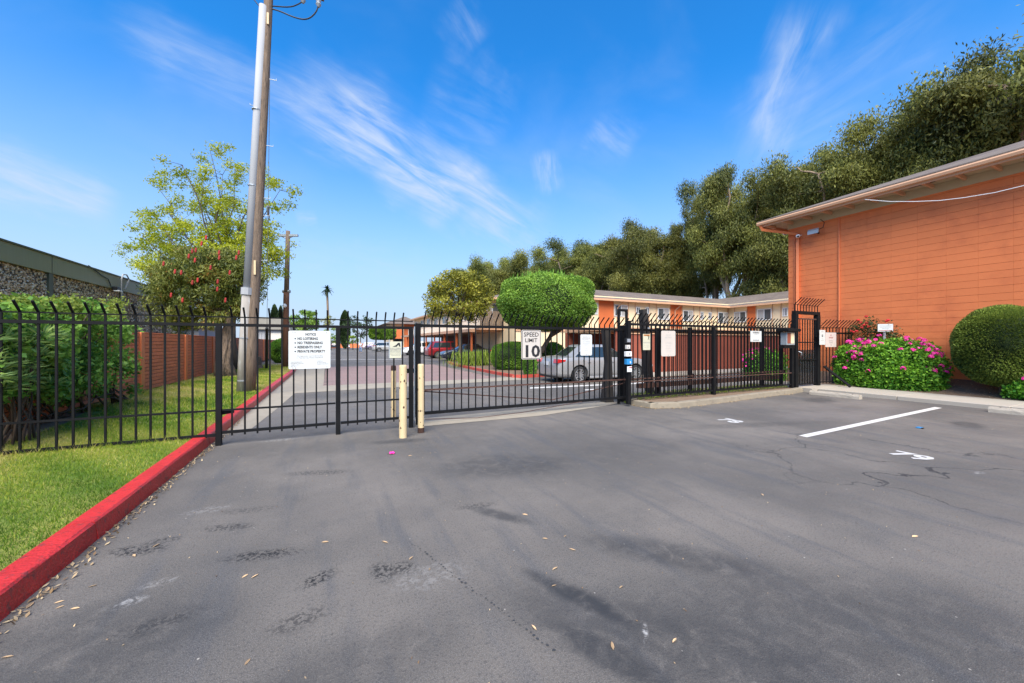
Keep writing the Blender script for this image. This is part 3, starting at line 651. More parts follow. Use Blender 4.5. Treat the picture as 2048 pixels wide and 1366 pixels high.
# floodlight and cameras, cable
y_ = YX(1628, OX-.3)
fl = thing('floodlight', 'square grey floodlight on the orange wall under the eave', 'lamp', (OX-.2, y_, 5.75))
fz = ZP(463, OX-.3, y_)
MB().prism([(-.17, -.035), (.17, -.035), (.17, .035), (-.17, .035)], -.12, .12, lambda v: (OX-.36+v[2]*.8-v[0]*.0, y_+v[0], fz+v[1]*.5+v[2]*1)).build('housing', 'galvanised', fl)
MB().tube([(OX-.3, y_, fz), (OX-.02, y_-.02, fz-.03)], .03, 6).build('bracket', 'dark_trim', fl)
MB().tube([(OX-.3, y_-.1, fz+.03), (OX-.12, y_-.2, fz+.12), (OX-.08, y_-.22, fz+.3), (OX-.08, y_-.1, fz+.45)], .012, 5).build('cable', 'dark_trim', fl)
for px, py, lb in ((1580, 467, 'small white dome camera at the corner of the orange building'), (1596, 472, 'white bullet camera beside the downspout of the orange building')):
    y_ = YX(px, OX-.25) if px > 1590 else OY+.05; x_ = OX-.25 if px > 1590 else OX-.15; z_ = ZP(py, x_, y_)
    cm_ = thing('security_camera', lb, 'camera', (x_, y_, z_), group='security cameras on the orange building')
    MB().ell(x_, y_, z_, .07, .07, .07, 12, 8).build('housing', 'white_plastic', cm_, smooth=True)
    MB().ell(x_-.05, y_-.03, z_-.03, .035, .035, .035, 10, 6).build('lens', 'dark_trim', cm_, smooth=True)
    MB().tube([(x_, y_, z_), (OX-.01 if px > 1590 else x_+.05, y_, z_+.06)], .02, 6).build('bracket', 'white_plastic', cm_)
pth = []
for px, py in ((1730, 399), (1780, 403), (1830, 403), (1880, 401), (1930, 395), (1990, 385), (2048, 371), (2100, 355)):
    X_ = ox0-.05-(px-1730)/370*.1; Y_ = YX(px, X_); pth.append((X_, Y_, ZP(py, X_, Y_)))
wcab = thing('white_cable', 'thin white cable sagging below the eave of the orange building', 'cable', pth[0]); MB().tube(pth, .011, 5).build('wire', 'white_plastic', wcab)
# electrical boxes low on the orange wall behind side fence
for px, py, lb in ((1703, 685, 'upper small maroon utility box on the orange wall behind the side fence'), (1688, 703, 'lower small maroon utility box on the orange wall behind the side fence')):
    y_ = YX(px, OX-.1); z_ = ZP(py, OX-.1, y_); ub = thing('utility_box', lb, 'box', (OX-.1, y_, z_), group='utility boxes on the orange wall')
    box('case', 'maroon_paint', ub, OX-.14, OX-.01, y_-.09, y_+.09, z_-.10, z_+.10, c=.006); box('cover', 'maroon_paint', ub, OX-.15, OX-.142, y_-.075, y_+.075, z_-.085, z_+.085)

# ================================================================== APARTMENT BUILDING
AY = 27.0; AE = 5.35
ap = thing('apartment_building', 'long two storey cream and orange apartment block with brown shingle roof behind the gate', 'building', (25, AY+4, 0))
AX0, AX1 = 13.2, 38.5
box('wall', 'cream_paint', ap, AX0, AX1+10, AY, AY+9, 0, AE+.3)
RX = AX1
box('wall', 'cream_paint', ap, RX, RX+10, 8, AY-.01, 0, AE+.3)
def panelY(px0, px1, z0, z1, m_, name='panel', pr=.03):
    box(name, m_, ap, XY(px0, AY), XY(px1, AY), AY-pr, AY-.001, z0, z1)
for a_, b_ in ((1197, 1227), (1340, 1363), (1455, 1467)): panelY(a_, b_, 2.6, AE, 'panel_orange')
for a_, b_ in ((1160, 1197), (1227, 1340), (1363, 1455)): panelY(a_, b_, 2.6, AE, 'cream_paint', pr=.02)
for px in (1182, 1197, 1227, 1256, 1270, 1298, 1312, 1340, 1364, 1387, 1399, 1423, 1434, 1455): panelY(px-.5, px+.5, 2.6, AE-.02, 'tan_trim', 'batten', .05)
box('belt_course', 'tan_trim', ap, AX0-.05, RX-.02, AY-.08, AY-.002, 2.45, 2.6)
for a_, b_, m_ in ((1160, 1200, 'cream_paint'), (1200, 1227, 'panel_orange'), (1340, 1365, 'panel_orange')): panelY(a_, b_, .1, 2.44, m_)
def windowY(px0, px1, z0, z1, cur=True, lou=0):
    x0, x1 = XY(px0, AY), XY(px1, AY); f = box('window', 'white_plastic', ap, x0, x1, AY-.09, AY-.031, z0, z1)
    n_ = 2 if lou != 1 else 1; t = .07
    for i in range(n_):
        xa = x0+t+(x1-x0-t)/n_*i; xb = x0+(x1-x0-t)/n_*(i+1)
        box('pane', 'curtain' if (cur and i == (0 if lou else 1)) else 'window_glass', f, xa, xb, AY-.098, AY-.091, z0+t, z1-t)
for a_ in ((1186, 1195, 4.0, 4.95), (1228, 1254, 3.9, 4.95), (1315, 1337, 3.75, 4.85), (1365, 1385, 3.7, 4.75), (1435, 1455, 3.6, 4.75)): windowY(*a_)
for a_ in ((1271, 1279, 4.2, 4.85), (1290, 1297, 4.2, 4.85), (1400, 1406, 3.9, 4.7), (1416, 1422, 3.95, 4.7)): windowY(*a_, cur=False)
for a_ in ((1230, 1256, .9, 2.0), (1290, 1320, .9, 2.0), (1376, 1400, .9, 2.0), (1422, 1450, .9, 2.0), (1140, 1150, 1.0, 2.0)): windowY(*a_)
for px in (1235, 1350):   # gutters' downspouts
    x_ = XY(px, AY-.1); MB().tube([(x_+.5, AY-.62, AE-.0), (x_+.3, AY-.4, AE-.25), (x_, AY-.1, AE-.7), (x_, AY-.1, 2.7)], .05, 6).build('downspout', 'tan_trim', ap)
def YW(px): return YX(px, RX)
def panelX(px0, px1, z0, z1, m_, name='panel', pr=.03): box(name, m_, ap, RX-pr, RX-.001, YW(px1), YW(px0), z0, z1)
panelX(1495, 1512, 2.6, AE, 'panel_orange')
for px in (1469, 1494.5, 1512, 1545, 1562): panelX(px-.5, px+.5, 2.6, AE-.02, 'tan_trim', 'batten', .05)
for a_ in ((1469, 1493, 3.65, 4.75), (1515, 1544, 3.75, 4.85), (1566, 1576, 4.0, 4.8), (1480, 1500, .9, 2.0), (1520, 1545, .9, 2.0)):
    ya, yb = YW(a_[1]), YW(a_[0]); f = box('window', 'white_plastic', ap, RX-.09, RX-.031, ya, yb, a_[2], a_[3])
    for i in range(2):
        l_ = (yb-ya-.07)/2; box('pane', 'curtain' if i else 'window_glass', f, RX-.098, RX-.091, ya+.07+l_*i, ya+l_*(i+1), a_[2]+.07, a_[3]-.07)
box('belt_course', 'tan_trim', ap, RX-.08, RX-.002, 8, AY-.1, 2.45, 2.6)
# roofs: south-facing slope and west-facing slope meeting in a valley
ov = .7; rs = math.tan(R(17)); rh = 5.0
e0 = AE
MB().add([(AX0-.5, AY-ov, e0), (RX-ov, AY-ov, e0), (RX+rh-ov, AY+rh-ov, e0+rh*rs), (AX0+3.5, AY+rh-ov, e0+rh*rs), (AX0-.5, AY+2*rh, e0), (RX+12, AY+2*rh, e0),
          (RX-ov, 7.5, e0), (RX+rh-ov, 7.5, e0+rh*rs), (RX+11, 7.5, e0), (RX+11, AY+2*rh, e0)],
         [(0, 1, 2, 3), (0, 3, 4), (3, 2, 5, 4), (1, 6, 7, 2), (7, 8, 9, 2)]).build('roof', 'shingle', ap, fix=False)
box('fascia', 'tan_trim', ap, AX0-.5, RX-ov, AY-ov-.04, AY-ov, e0-.17, e0-.005); box('fascia', 'tan_trim', ap, RX-ov-.04, RX-ov, 7.5, AY-ov-.045, e0-.17, e0-.005)
box('soffit', 'soffit_paint', ap, AX0-.5, RX-.05, AY-ov+.01, AY-.01, e0-.12, e0-.06); box('soffit', 'soffit_paint', ap, RX-ov+.01, RX-.01, 7.5, AY-ov, e0-.12, e0-.06)
# west wing running away from us, behind the olive tree
ww = thing('apartment_wing', 'cream apartment wing with white balcony rails over a brown carport, receding behind the small tree', 'building', (17, 45, 0))
WXX = 12.6; WY0, WY1 = 30.3, 64
box('wall', 'cream_paint', ww, WXX, 22, WY0, WY1, 2.7, 5.5); box('carport_wall', 'maroon_paint', ww, WXX+4.5, 22, WY0+.3, WY1, 0, 2.69)
box('carport_wall', 'maroon_paint', ww, 14.6, 17.0, WY0, WY0+.25, 0, 2.5)
MB().add([(WXX-.8, WY0-.8, 5.35), (22.5, WY0-.8, 5.35), (17.5, WY0+4, 6.8), (17.5, WY1, 6.8), (WXX-.8, WY1, 5.35), (22.5, WY1, 5.35)], [(0, 1, 2), (0, 2, 3, 4), (1, 5, 3, 2)]).build('roof', 'shingle', ww, fix=False)
box('fascia', 'tan_trim', ww, WXX-.84, WXX-.8, WY0-.8, WY1, 5.18, 5.345); box('fascia', 'tan_trim', ww, WXX-.8, 22, WY0-.84, WY0-.8, 5.18, 5.345)
box('soffit', 'soffit_paint', ww, WXX-.79, WXX, WY0-.79, WY1, 5.2, 5.24); box('soffit', 'soffit_paint', ww, WXX, 22, WY0-.79, WY0, 5.2, 5.24)
box('carport_roof', 'tan_trim', ww, WXX-2.2, WXX+4.4, WY0-.2, WY1, 2.42, 2.68)
for yy in np.arange(WY0+.2, WY1, 4.2): box('carport_post', 'panel_orange', ww, WXX-1.9, WXX-1.75, yy, yy+.15, 0, 2.41)
for yy in np.arange(WY0+1.5, WY1-2, 4.2):
    f = box('window', 'white_plastic', ww, WXX-.06, WXX-.002, yy, yy+1.9, 3.5, 4.9)
    for i in range(2): box('pane', 'window_glass' if i else 'curtain', f, WXX-.068, WXX-.061, yy+.08+.92*i, yy+.9+.92*i, 3.58, 4.82)
for yy in np.arange(WY0+.6, WY1, .30):
    box('baluster', 'stair_white', ww, WXX-1.0, WXX-.94, yy, yy+.12, 2.75, 3.6)
box('hand_rail', 'stair_white', ww, WXX-1.02, WXX-.92, WY0+.5, WY1, 3.61, 3.68)
# south end: timber balcony screen and a window
xa, xb = XY(960, WY0-1), XY(990, WY0-1)
for i in range(16):
    xx = xa+(xb-xa+1.2)*i/16; box('screen_slat', 'pole_wood', ww, xx, xx+(xb-xa+1.2)/16-.03, WY0-1.0, WY0-.96, 2.75, 4.15)
box('balcony_floor', 'tan_trim', ww, xa-.1, xb+1.2, WY0-1, WY0-.01, 2.6, 2.74)
f = box('window', 'white_plastic', ww, XY(984, WY0), XY(1000, WY0), WY0-.06, WY0-.002, 3.6, 4.9); box('pane', 'window_glass', f, XY(985, WY0), XY(999, WY0), WY0-.07, WY0-.061, 3.68, 4.82)
# maroon wall inside the gate
mw = thing('maroon_wall', 'low maroon painted block wall behind the parked silver sedan and the right fence', 'wall', (18, 14.2, 0))
box('wall', 'maroon_paint', mw, 12.7, 30, 14.1, 14.3, 0, 1.93); box('coping', 'tan_trim', mw, 12.68, 30, 14.05, 14.35, 1.935, 1.99)
cpt = thing('carport', 'flat roofed carport with brown fascia beyond the maroon wall', 'carport', (22, 20, 0))
box('roof', 'tan_trim', cpt, 14.5, 34, 17, 22, 2.22, 2.4); box('back_wall', 'maroon_paint', cpt, 14.5, 34, 21.8, 22, 0, 2.2)
for xx in np.arange(14.7, 34, 3.1): box('post', 'maroon_paint', cpt, xx, xx+.12, 17.1, 17.22, 0, 2.21)

# far orange house at the end of the drive
fo = thing('orange_house', 'distant orange and cream house with red balcony at the end of the drive', 'building', (18, 108, 0))
x0, x1 = XY(783, 100), XY(828, 100)
box('wall', 'cream_paint', fo, x0, x1, 100, 115, 0, 6.3); box('panel', 'panel_orange', fo, XY(808, 100), x1+.2, 99.9, 99.99, 0, 6.3)
box('balcony', 'panel_orange', fo, XY(786, 98), XY(806, 98), 98.3, 99.8, 2.6, 4.9); box('doorway', 'dark_trim', fo, XY(788, 99), XY(806, 99), 99.93, 99.99, .1, 2.5)
MB().add([(x0-2, 98, 6.3), (x1+2, 98, 6.3), (x1+2, 116, 6.3), (x0-2, 116, 6.3), (x0+4, 106, 8.6), (x1-1, 106, 8.6)], [(0, 1, 5, 4), (1, 2, 5), (2, 3, 4, 5), (3, 0, 4), (0, 3, 2, 1)]).build('roof', 'shingle', fo)
lw = thing('planter_wall', 'low orange planter wall at the far end of the drive', 'wall', (6, 118, 0))
box('wall', 'orange_trim', lw, -8, 14, 128, 128.4, 0, 1.3); box('coping', 'tan_trim', lw, -8.1, 14.1, 127.9, 128.5, 1.305, 1.4)

# ================================================================== FENCES AND GATES
def picket_mesh(z0, zb, zt, dy, r=.0115):
    b = MB(); b.tube([(0, 0, z0), (0, 0, zb), (0, -dy, zt)], r*1.35, 4, square=True); return meshof(b, 'picket', 'black_metal')
fy = 6.9
fe = thing('black_fence', 'black steel picket fence with bent tips left of the two yellow bollards', 'fence', (-1.47, fy, 0))
pm = picket_mesh(.13, 1.885, 2.02, .115)
posts = [-3.15-1.6*1, -3.15, -1.47, .12, 1.30]
xs = []
for a_, b_ in ((-7.5, -4.75), (-4.75, -3.15), (-3.15, -1.47), (-1.47, .12), (.12, 1.30)):
    n_ = round((b_-a_)/.157); xs += [a_+(b_-a_)*i/n_ for i in range(1, n_)]
for x_ in xs+[-4.75, -3.15]: share('picket', pm, fe, (x_, fy, 0))
box('rail', 'black_metal', fe, -7.6, 1.33, fy-.022, fy+.022, 1.745, 1.789)
box('rail', 'black_metal', fe, -7.6, 1.33, fy-.010, fy+.010, 1.875, 1.893)
for a_, b_ in ((-7.6, -1.51), (-1.43, .08), (.16, 1.27)):
    box('rail', 'black_metal', fe, a_, b_, fy-.016, fy+.016, .50, .525); box('rail', 'black_metal', fe, a_, b_, fy-.02, fy+.02, .135+(.03 if a_ > -2 else 0), .175+(.03 if a_ > -2 else 0))
for x_, z0 in ((-1.47, 0), (.12, 0), (1.30, 0)): box('post', 'black_metal', fe, x_-.035, x_+.035, fy-.037, fy+.037, z0, 1.746, c=.004)
for x_ in (-4.75, -3.15): box('foot', 'black_metal', fe, x_-.035, x_+.035, fy-.035, fy+.035, .05, .17, c=.004)
MB().tube([(-1.47, fy+.05, .47), (-1.30, fy+.05, .49)], .035, 8).build('hinge', 'black_metal', fe)
# sliding gate
gy = 7.22
ga = thing('sliding_gate', 'wide black steel sliding vehicle gate between the yellow bollards and the right fence', 'gate', (1.5, gy, 0))
gx0, gx1 = XY(829, gy), 12.9
pm2 = picket_mesh(.20, 1.93, 2.09, .17, .0105)
x_ = gx0+.18
while x_ < gx1: share('picket', pm2, ga, (x_, gy, 0)); x_ += .147
box('rail', 'black_metal', ga, gx0, gx1, gy-.025, gy+.025, 1.80, 1.855); box('rail', 'black_metal', ga, gx0+.05, gx1, gy-.025, gy+.025, .15, .205)
box('rail', 'rusty_metal', ga, gx0+.05, gx1, gy-.034, gy-.012, .60, .63)
box('post', 'black_metal', ga, gx0, gx0+.05, gy-.026, gy+.026, .12, 1.80)
cx_ = XY(1105, gy)
MB().tube([(gx0+.05, gy+.03, .60), (cx_, gy+.03, .24), (6.5, gy+.03, .52)], .012, 5).build('truss_cable', 'rusty_metal', ga)
box('track_beam', 'rusty_metal', ga, 7.0, gx1, gy+.06, gy+.16, .36, .48)
MB().tube([(1.6, gy-.1, .08), (2.6, gy-.15, .03), (3.6, gy-.12, .05), (5.2, gy-.02, .16)], .007, 5).build('drive_chain', 'rusty_metal', ga)
# tall receiver post beside the gate
rp = thing('latch_post', 'pair of black posts where the fence ends behind the front bollards', 'post', (1.42, 7.05, 0))
box('post', 'black_metal', rp, 1.42, 1.50, 7.02, 7.10, 0, 1.86, c=.004); box('latch', 'black_metal', rp, 1.25, 1.42, 7.1, 7.16, .95, 1.03); box('edge_strip', 'galvanised', rp, 1.385, 1.400, 7.05, 7.09, .1, 1.8)
# right fence
ry = 7.0
rf = thing('right_fence', 'black steel picket fence standing on the grey kerb left of the walk-in gate', 'fence', (9.4, ry, 0))
rx0, rx1 = XY(1257, ry), XY(1586, ry)
pm3 = picket_mesh(.20, 2.08, 2.22, .13, .0105)
x_ = rx0+.14
while x_ < rx1-.05: share('picket', pm3, rf, (x_, ry, 0)); x_ += .149
box('rail', 'black_metal', rf, rx0, rx1, ry-.025, ry+.025, 1.92, 1.975); box('rail', 'black_metal', rf, rx0, rx1, ry-.02, ry+.02, .19, .225)
box('rail', 'rusty_metal', rf, rx0, rx1, ry-.03, ry-.012, .56, .585)
for px in (1257, 1427, 1583): x_ = XY(px, ry); box('post', 'black_metal', rf, x_-.045, x_+.045, ry-.047, ry+.047, .05, 1.921 if px != 1257 else 2.03, c=.004)
# guide posts behind the gate
for i, (px, Y_, zt, lb) in enumerate(((1315, 7.5, 1.9, 'black square guide post just left of the faded white sign'), (1380, 7.75, 1.95, 'black guide post between the faded sign and the middle fence post'), (1524, 7.6, 2.0, 'black guide post behind the square white warning sign'), (1562, 7.6, 2.0, 'black guide post beside the entry keypad box'), (1245, 7.6, 1.95, 'black guide post left of the post with the blue box'))):
    x_ = XY(px, Y_); gp_ = thing('guide_post', lb, 'post', (x_, Y_, 0), group='guide posts behind the sliding gate')
    box('post', 'black_metal', gp_, x_-.05, x_+.05, Y_-.05, Y_+.05, 0, zt, c=.004); box('roller', 'rusty_metal', gp_, x_-.03, x_+.03, Y_-.12, Y_-.052, .5, .62)
# thick vine-wrapped trunk-like dark post cluster left of gate end
x_ = XY(1215, 7.75)
vt = thing('brush_pile_post', 'wide black timber post leaning behind the right end of the sliding gate', 'post', (x_, 7.75, 0))
MB().tube([(x_-.02, 7.75, 0), (x_+.02, 7.75, 1.0), (x_-.06, 7.75, 1.85)], [.17, .10, .12], 4, square=True).build('timber', 'black_wood', vt)
# inverted U frame
x0, x1 = XY(1236, 7.4), XY(1260, 7.25)
uf = thing('gate_catch_frame', 'tall black square tube frame rising above the gate end', 'frame', (x0, 7.35, 0))
zt = ZP(618, (x0+x1)/2, 7.35)
box('upright', 'black_metal', uf, x0-.028, x0+.028, 7.35, 7.40, 0, zt, c=.004); box('upright', 'black_metal', uf, x1-.028, x1+.028, 7.35, 7.40, 0, zt, c=.004); box('crossbar', 'black_metal', uf, x0+.029, x1-.029, 7.35, 7.40, zt-.06, zt, c=.004)
# leaning black post
xa, xb = XY(1281, 7.9), XY(1300, 7.9)
lp = thing('leaning_post', 'thick black timber post leaning left above the fence', 'post', (xb, 7.9, 0))
MB().tube([(xb+.0, 7.9, 0), (xa+.1, 7.9, 2.3)], .13, 4, square=True).build('timber', 'black_wood', lp); box('bolt', 'galvanised', lp, xa+.1, xa+.16, 7.72, 7.76, 1.86, 1.92)
MB().tube([(xa+.1, 7.9, 2.25), (xa+.085, 7.9, 2.42)], .10, 4, square=True).build('post_top', 'black_wood', lp)
# operator boxes on the corner post
def boxthing(name, lb, cat, px0, px1, py0, py1, Y_, d, m_, group=None):
    x0, x1 = XY(px0, Y_), XY(px1, Y_); xm = (x0+x1)/2; z0, z1 = ZP(py1, xm, Y_), ZP(py0, xm, Y_)
    t = thing(name, lb, cat, (xm, Y_, z0), group=group); box('case', m_, t, x0, x1, Y_, Y_+d, z0, z1, c=.006); return t, x0, x1, z0, z1
t, x0, x1, z0, z1 = boxthing('photo_eye', 'small black sensor box, topmost on the corner post', 'sensor', 1253, 1262, 676, 686, 6.88, .07, 'dark_trim'); box('eye', 'galvanised', t, x0+.02, x1-.02, 6.872, 6.879, z0+.02, z1-.02)
t, x0, x1, z0, z1 = boxthing('junction_box', 'cream junction box under the black sensor on the corner post', 'box', 1254, 1261, 690, 698, 6.88, .07, 'light_plastic'); box('knockout', 'grey_print', t, x0+.03, x0+.05, 6.874, 6.879, z0+.03, z0+.05)
t, x0, x1, z0, z1 = boxthing('switch_box', 'white switch box above the blue box on the corner post', 'box', 1253, 1264, 703, 713, 6.87, .08, 'white_plastic'); box('switch', 'grey_print', t, x0+.07, x0+.09, 6.862, 6.869, z0+.03, z1-.03)
t, x0, x1, z0, z1 = boxthing('blue_box', 'bright blue control box on the corner post', 'box', 1254, 1265, 718, 729, 6.86, .09, 'blue_plastic'); text('B', .07, 'white_plastic', t, (x0+x1)/2+.02, 6.858, z0+.03, bold=.02, name='emblem')
t, x0, x1, z0, z1 = boxthing('notice_tag', 'small white and red tag lowest on the corner post', 'tag', 1255, 1264, 733, 744, 6.87, .02, 'white_plastic'); box('red_patch', 'red_print', t, x0+.05, x1-.01, 6.866, 6.869, z0+.09, z1-.015)
t, x0, x1, z0, z1 = boxthing('blue_cover', 'narrow blue plastic cover on the tall frame above the gate rail', 'cover', 1257, 1262, 643, 659, 7.30, .04, 'blue_plastic'); box('strap', 'dark_trim', t, x0-.005, x1+.005, 7.294, 7.299, z0+.06, z0+.08)
# walk-in gate
px0, px1 = XY(1590, ry), XY(1634, 7.0); gz = .115
wg = thing('walk_in_gate', 'tall black pedestrian gate with dark screen in its lower half beside the orange building', 'gate', (px0, ry, gz))
zt = ZP(628, px0, ry)
for x_ in (px0, px1): box('post', 'black_metal', wg, x_-.07, x_+.07, ry-.07, ry+.07, gz, zt, c=.005)
box('lintel', 'black_metal', wg, px0-.07, px1+.07, ry-.06, ry+.06, zt+.002, zt+.10, c=.004); box('rail', 'rusty_metal', wg, px0+.071, px1-.071, ry-.02, ry+.02, zt-.16, zt-.12)
pm4 = picket_mesh(gz+.05, zt-.13, zt-.12, 0, .011); n_ = 8
for i in range(n_): share('picket', pm4, wg, (px0+.12+(px1-px0-.24)*i/(n_-1), ry, 0))
sp_ = picket_mesh(zt+.10, zt+.30, zt+.50, .20, .010)
for i in range(9): share('spike', sp_, wg, (px0-.02+(px1-px0+.05)*i/8, ry, 0))
box('spike_rail', 'black_metal', wg, px0-.07, px1+.07, ry-.008, ry+.008, zt+.29, zt+.305)
for z_ in (gz+.06, .95, 1.5): box('rail', 'black_metal', wg, px0+.071, px1-.071, ry-.018, ry+.018, z_, z_+.035)
box('screen_panel', 'screen', wg, px0+.08, px1-.08, ry+.025, ry+.028, gz+.05, 1.28)
MB().tube([(px1-.08, ry-.02, 1.72), (px1-.2, ry-.08, 1.72)], .022, 6).build('closer', 'black_metal', wg); MB().tube([(px0+.08, ry-.03, 1.25), (px0+.12, ry-.12, 1.2), (px0+.17, ry-.10, 1.12)], .014, 6).build('handle', 'galvanised', wg)
# side fence to the wall
sf = thing('side_fence', 'short black picket fence joining the walk-in gate to the orange wall', 'fence', (px1+.1, 6.95, .1))
ys0 = ry; X0_, X1_ = px1+.08, OX-.02
pm5 = picket_mesh(.16, 2.02, 2.26, .22, .0105); n_ = 11
for i in range(n_): x_ = X0_+.08+(X1_-X0_-.1)*i/(n_-1); share('picket', pm5, sf, (x_, ry-.15*i/n_, 0))
for z_, h_ in ((1.80, .06), (2.0, .018), (.20, .03)):
    MB().add([(X0_, ry-.02, z_), (X1_, ry-.17, z_), (X1_, ry-.13, z_), (X0_, ry+.02, z_), (X0_, ry-.02, z_+h_), (X1_, ry-.17, z_+h_), (X1_, ry-.13, z_+h_), (X0_, ry+.02, z_+h_)], [(0, 3, 2, 1), (4, 5, 6, 7), (0, 1, 5, 4), (1, 2, 6, 5), (2, 3, 7, 6), (3, 0, 4, 7)]).build('rail', 'black_metal', sf)
MB().tube([(px1+.1, 6.85, .75), (px1+.35, 6.25, .12)], .04, 6).build('brace', 'black_metal', sf)
# entry box
bx0, bx1 = XY(1568, 6.8), XY(1584, 6.8); z0, z1 = ZP(690, bx0, 6.8), ZP(664, bx0, 6.8)
eb = thing('entry_phone_box', 'grey metal entry phone box under a black hood left of the walk-in gate', 'box', ((bx0+bx1)/2, 6.85, z0))
box('case', 'galvanised', eb, bx0, bx1, 6.72, 6.9, z0, z1, c=.008); box('panel', 'maroon_paint', eb, bx0+.02, bx0+.18, 6.712, 6.719, z0+.05, z1-.03); box('panel', 'cream_paint', eb, bx0+.19, bx1-.05, 6.712, 6.719, z0+.05, z1-.03)
box('hood', 'black_metal', eb, bx0-.12, bx1+.1, 6.6, 6.92, z1+.01, z1+.10, c=.01); box('base', 'black_metal', eb, bx0-.06, bx1+.04, 6.75, 6.92, z0-.10, z0-.005)

# ================================================================== BOLLARDS
def bollard(px, py, pytop, r, lb, capm='bollard_paint', z0=0):
    x, y = G(px, py, z0); zt = ZP(pytop, x, y)
    t = thing('bollard', lb, 'bollard', (x, y, 0), group='pale yellow bollards by the gate')
    MB().tube([(x, y, 0), (x, y, .2), (x, y, zt*.5), (x, y, zt-.10)], r, 20).build('pipe', 'bollard_paint', t, smooth=False)
    MB().tube([(x, y, zt-.10), (x, y, zt-.03), (x, y, zt-.006), (x, y, zt)], [r*1.005, r*1.0, r*.93, r*.80], 20).build('cap', capm, t)
    for kk in range(9):
        an = R(random.uniform(190, 350))-TH*.5; zz_ = random.uniform(.1, zt-.15); s_ = random.uniform(.008, .02)
        c_ = Vector((x+math.cos(an)*(r+.001), y+math.sin(an)*(r+.001), zz_)); ta = Vector((-math.sin(an), math.cos(an), 0)); up = Vector((0, 0, 1))
        pts = [c_+ta*math.cos(q)*s_*random.uniform(.4, 1)+up*math.sin(q)*s_*random.uniform(.5, 1.8)-Vector((math.cos(an), math.sin(an), 0))*(-.0006) for q in np.arange(0, 6.28, .8)]
        MB().add(pts, [tuple(range(len(pts)))]).build('rust_chip', 'rust_cap', t)
    return t
bollard(806, 875, 730, .060, 'yellow bollard standing nearest the camera, in front of the fence post')
bollard(842, 865, 728, .052, 'yellow bollard with blackened foot, at the left end of the sliding gate')
bollard(787, 838, 731, .050, 'yellow bollard behind the fence with a dark rusty cap', 'rust_cap')
x, y = G(842, 865); fb = MB().tube([(x, y, 0), (x, y, .085)], .054, 16).build('blackened_foot', 'rust_cap', [o for o in COL.objects if o.name == 'bollard.001'][0])

# ================================================================== SIGNS
def sign(name, lb, px0, px1, py0, py1, Y_, m_='white_sign', r=.02, post=None):
    x0, x1 = XY(px0, Y_), XY(px1, Y_); xm = (x0+x1)/2; z1, z0 = ZP(py0, xm, Y_), ZP(py1, xm, Y_); zm = (z0+z1)/2
    t = thing(name, lb, 'sign', (xm, Y_, zm)); MB().prism([(xm+a, zm+b) for a, b in rrect(x1-x0, z1-z0, r)], Y_, Y_+.004).build('board', m_, t)
    return t, xm, zm, x1-x0, z1-z0
def screws(t, xm, zm, w_, h, Y_, pts):
    for a, b_ in pts: MB().tube([(xm+a*w_, Y_+.001, zm+b_*h), (xm+a*w_, Y_-.003, zm+b_*h)], .006, 8).build('screw', 'grey_print', t)
Y_ = 6.868; t, xm, zm, w_, h = sign('notice_sign', 'white NOTICE sign with four bulleted rules on the fence', 577, 661, 661.5, 737.5, Y_)
yo = Y_-.0015; hs_ = h
text('NOTICE', .088*h, 'black_print', t, xm+.01, yo, zm+h*.375, bold=.03, fit=w_*.25)
for i, (s_, fw_) in enumerate((('NO LOITERING', .483), ('NO TRESPASSING', .60), ('RESIDENTS ONLY', .585), ('PRIVATE PROPERTY', .665))):
    zz_ = zm+h*(.262-.111*i); text(s_, .090*h, 'black_print', t, xm-w_*.295, yo, zz_, 'LEFT', .035, fit=w_*fw_)
    MB().tube([(xm-w_*.345, yo, zz_+.030*h), (xm-w_*.345, yo-.0008, zz_+.030*h)], .0105, 10).build('bullet', 'black_print', t)
text('We Appreciate Your Understanding', .042*h, 'grey_print', t, xm, yo, zm-h*.175, fit=w_*.61); text('In Maintaining These Standards', .042*h, 'grey_print', t, xm, yo, zm-h*.222, fit=w_*.63)
for i, (s_, fw_) in enumerate((('UNAUTHORIZED ENTRY', .27), ('PROHIBITED, PRINCIPAL', .31), ('CODE # 1 (TH 1)', .22), ('SEC. # 1.1', .14))): text(s_, .034*h, 'grey_print', t, xm-w_*.45, yo, zm-h*(.33+.038*i), 'LEFT', fit=w_*fw_)
for i, (s_, fw_) in enumerate((('(TRESPASS)', .15), ('By Enforcement', .22), ('Penalty Code # C.P.', .28))): text(s_, .034*h, 'grey_print', t, xm+w_*.17, yo, zm-h*(.315+.038*i), 'LEFT', fit=w_*fw_)
screws(t, xm, zm, w_, h, Y_, ((-.4, .46), (-.35, .45), (.4, .45), (-.4, -.47), (.41, -.46), (-.34, -.47)))
Y_ = gy-.045; t, xm, zm, w_, h = sign('speed_limit_sign', 'SPEED LIMIT 10 sign wired to the sliding gate', 1043, 1082, 660, 718.5, Y_, 'aged_sign', .03)
yo = Y_-.0015
bo, bi = rrect(w_*.95, h*.965, .025), rrect(w_*.90, h*.93, .018); n_ = len(bo)
MB().add([(xm+a, yo, zm+b_) for a, b_ in bo]+[(xm+a, yo, zm+b_) for a, b_ in bi], [(i, (i+1) % n_, (i+1) % n_+n_, i+n_) for i in range(n_)]).build('border', 'black_print', t, fix=False)
text('SPEED', .205*h, 'black_print', t, xm, yo, zm+h*.275, bold=.014, fit=w_*.76); text('LIMIT', .19*h, 'black_print', t, xm-.005, yo, zm+h*.085, bold=.012, fit=w_*.62); text('10', .56*h, 'black_print', t, xm, yo, zm-h*.415, bold=.030, fit=w_*.74)
screws(t, xm, zm, w_, h, Y_, ((0, .44), (0, -.45)))
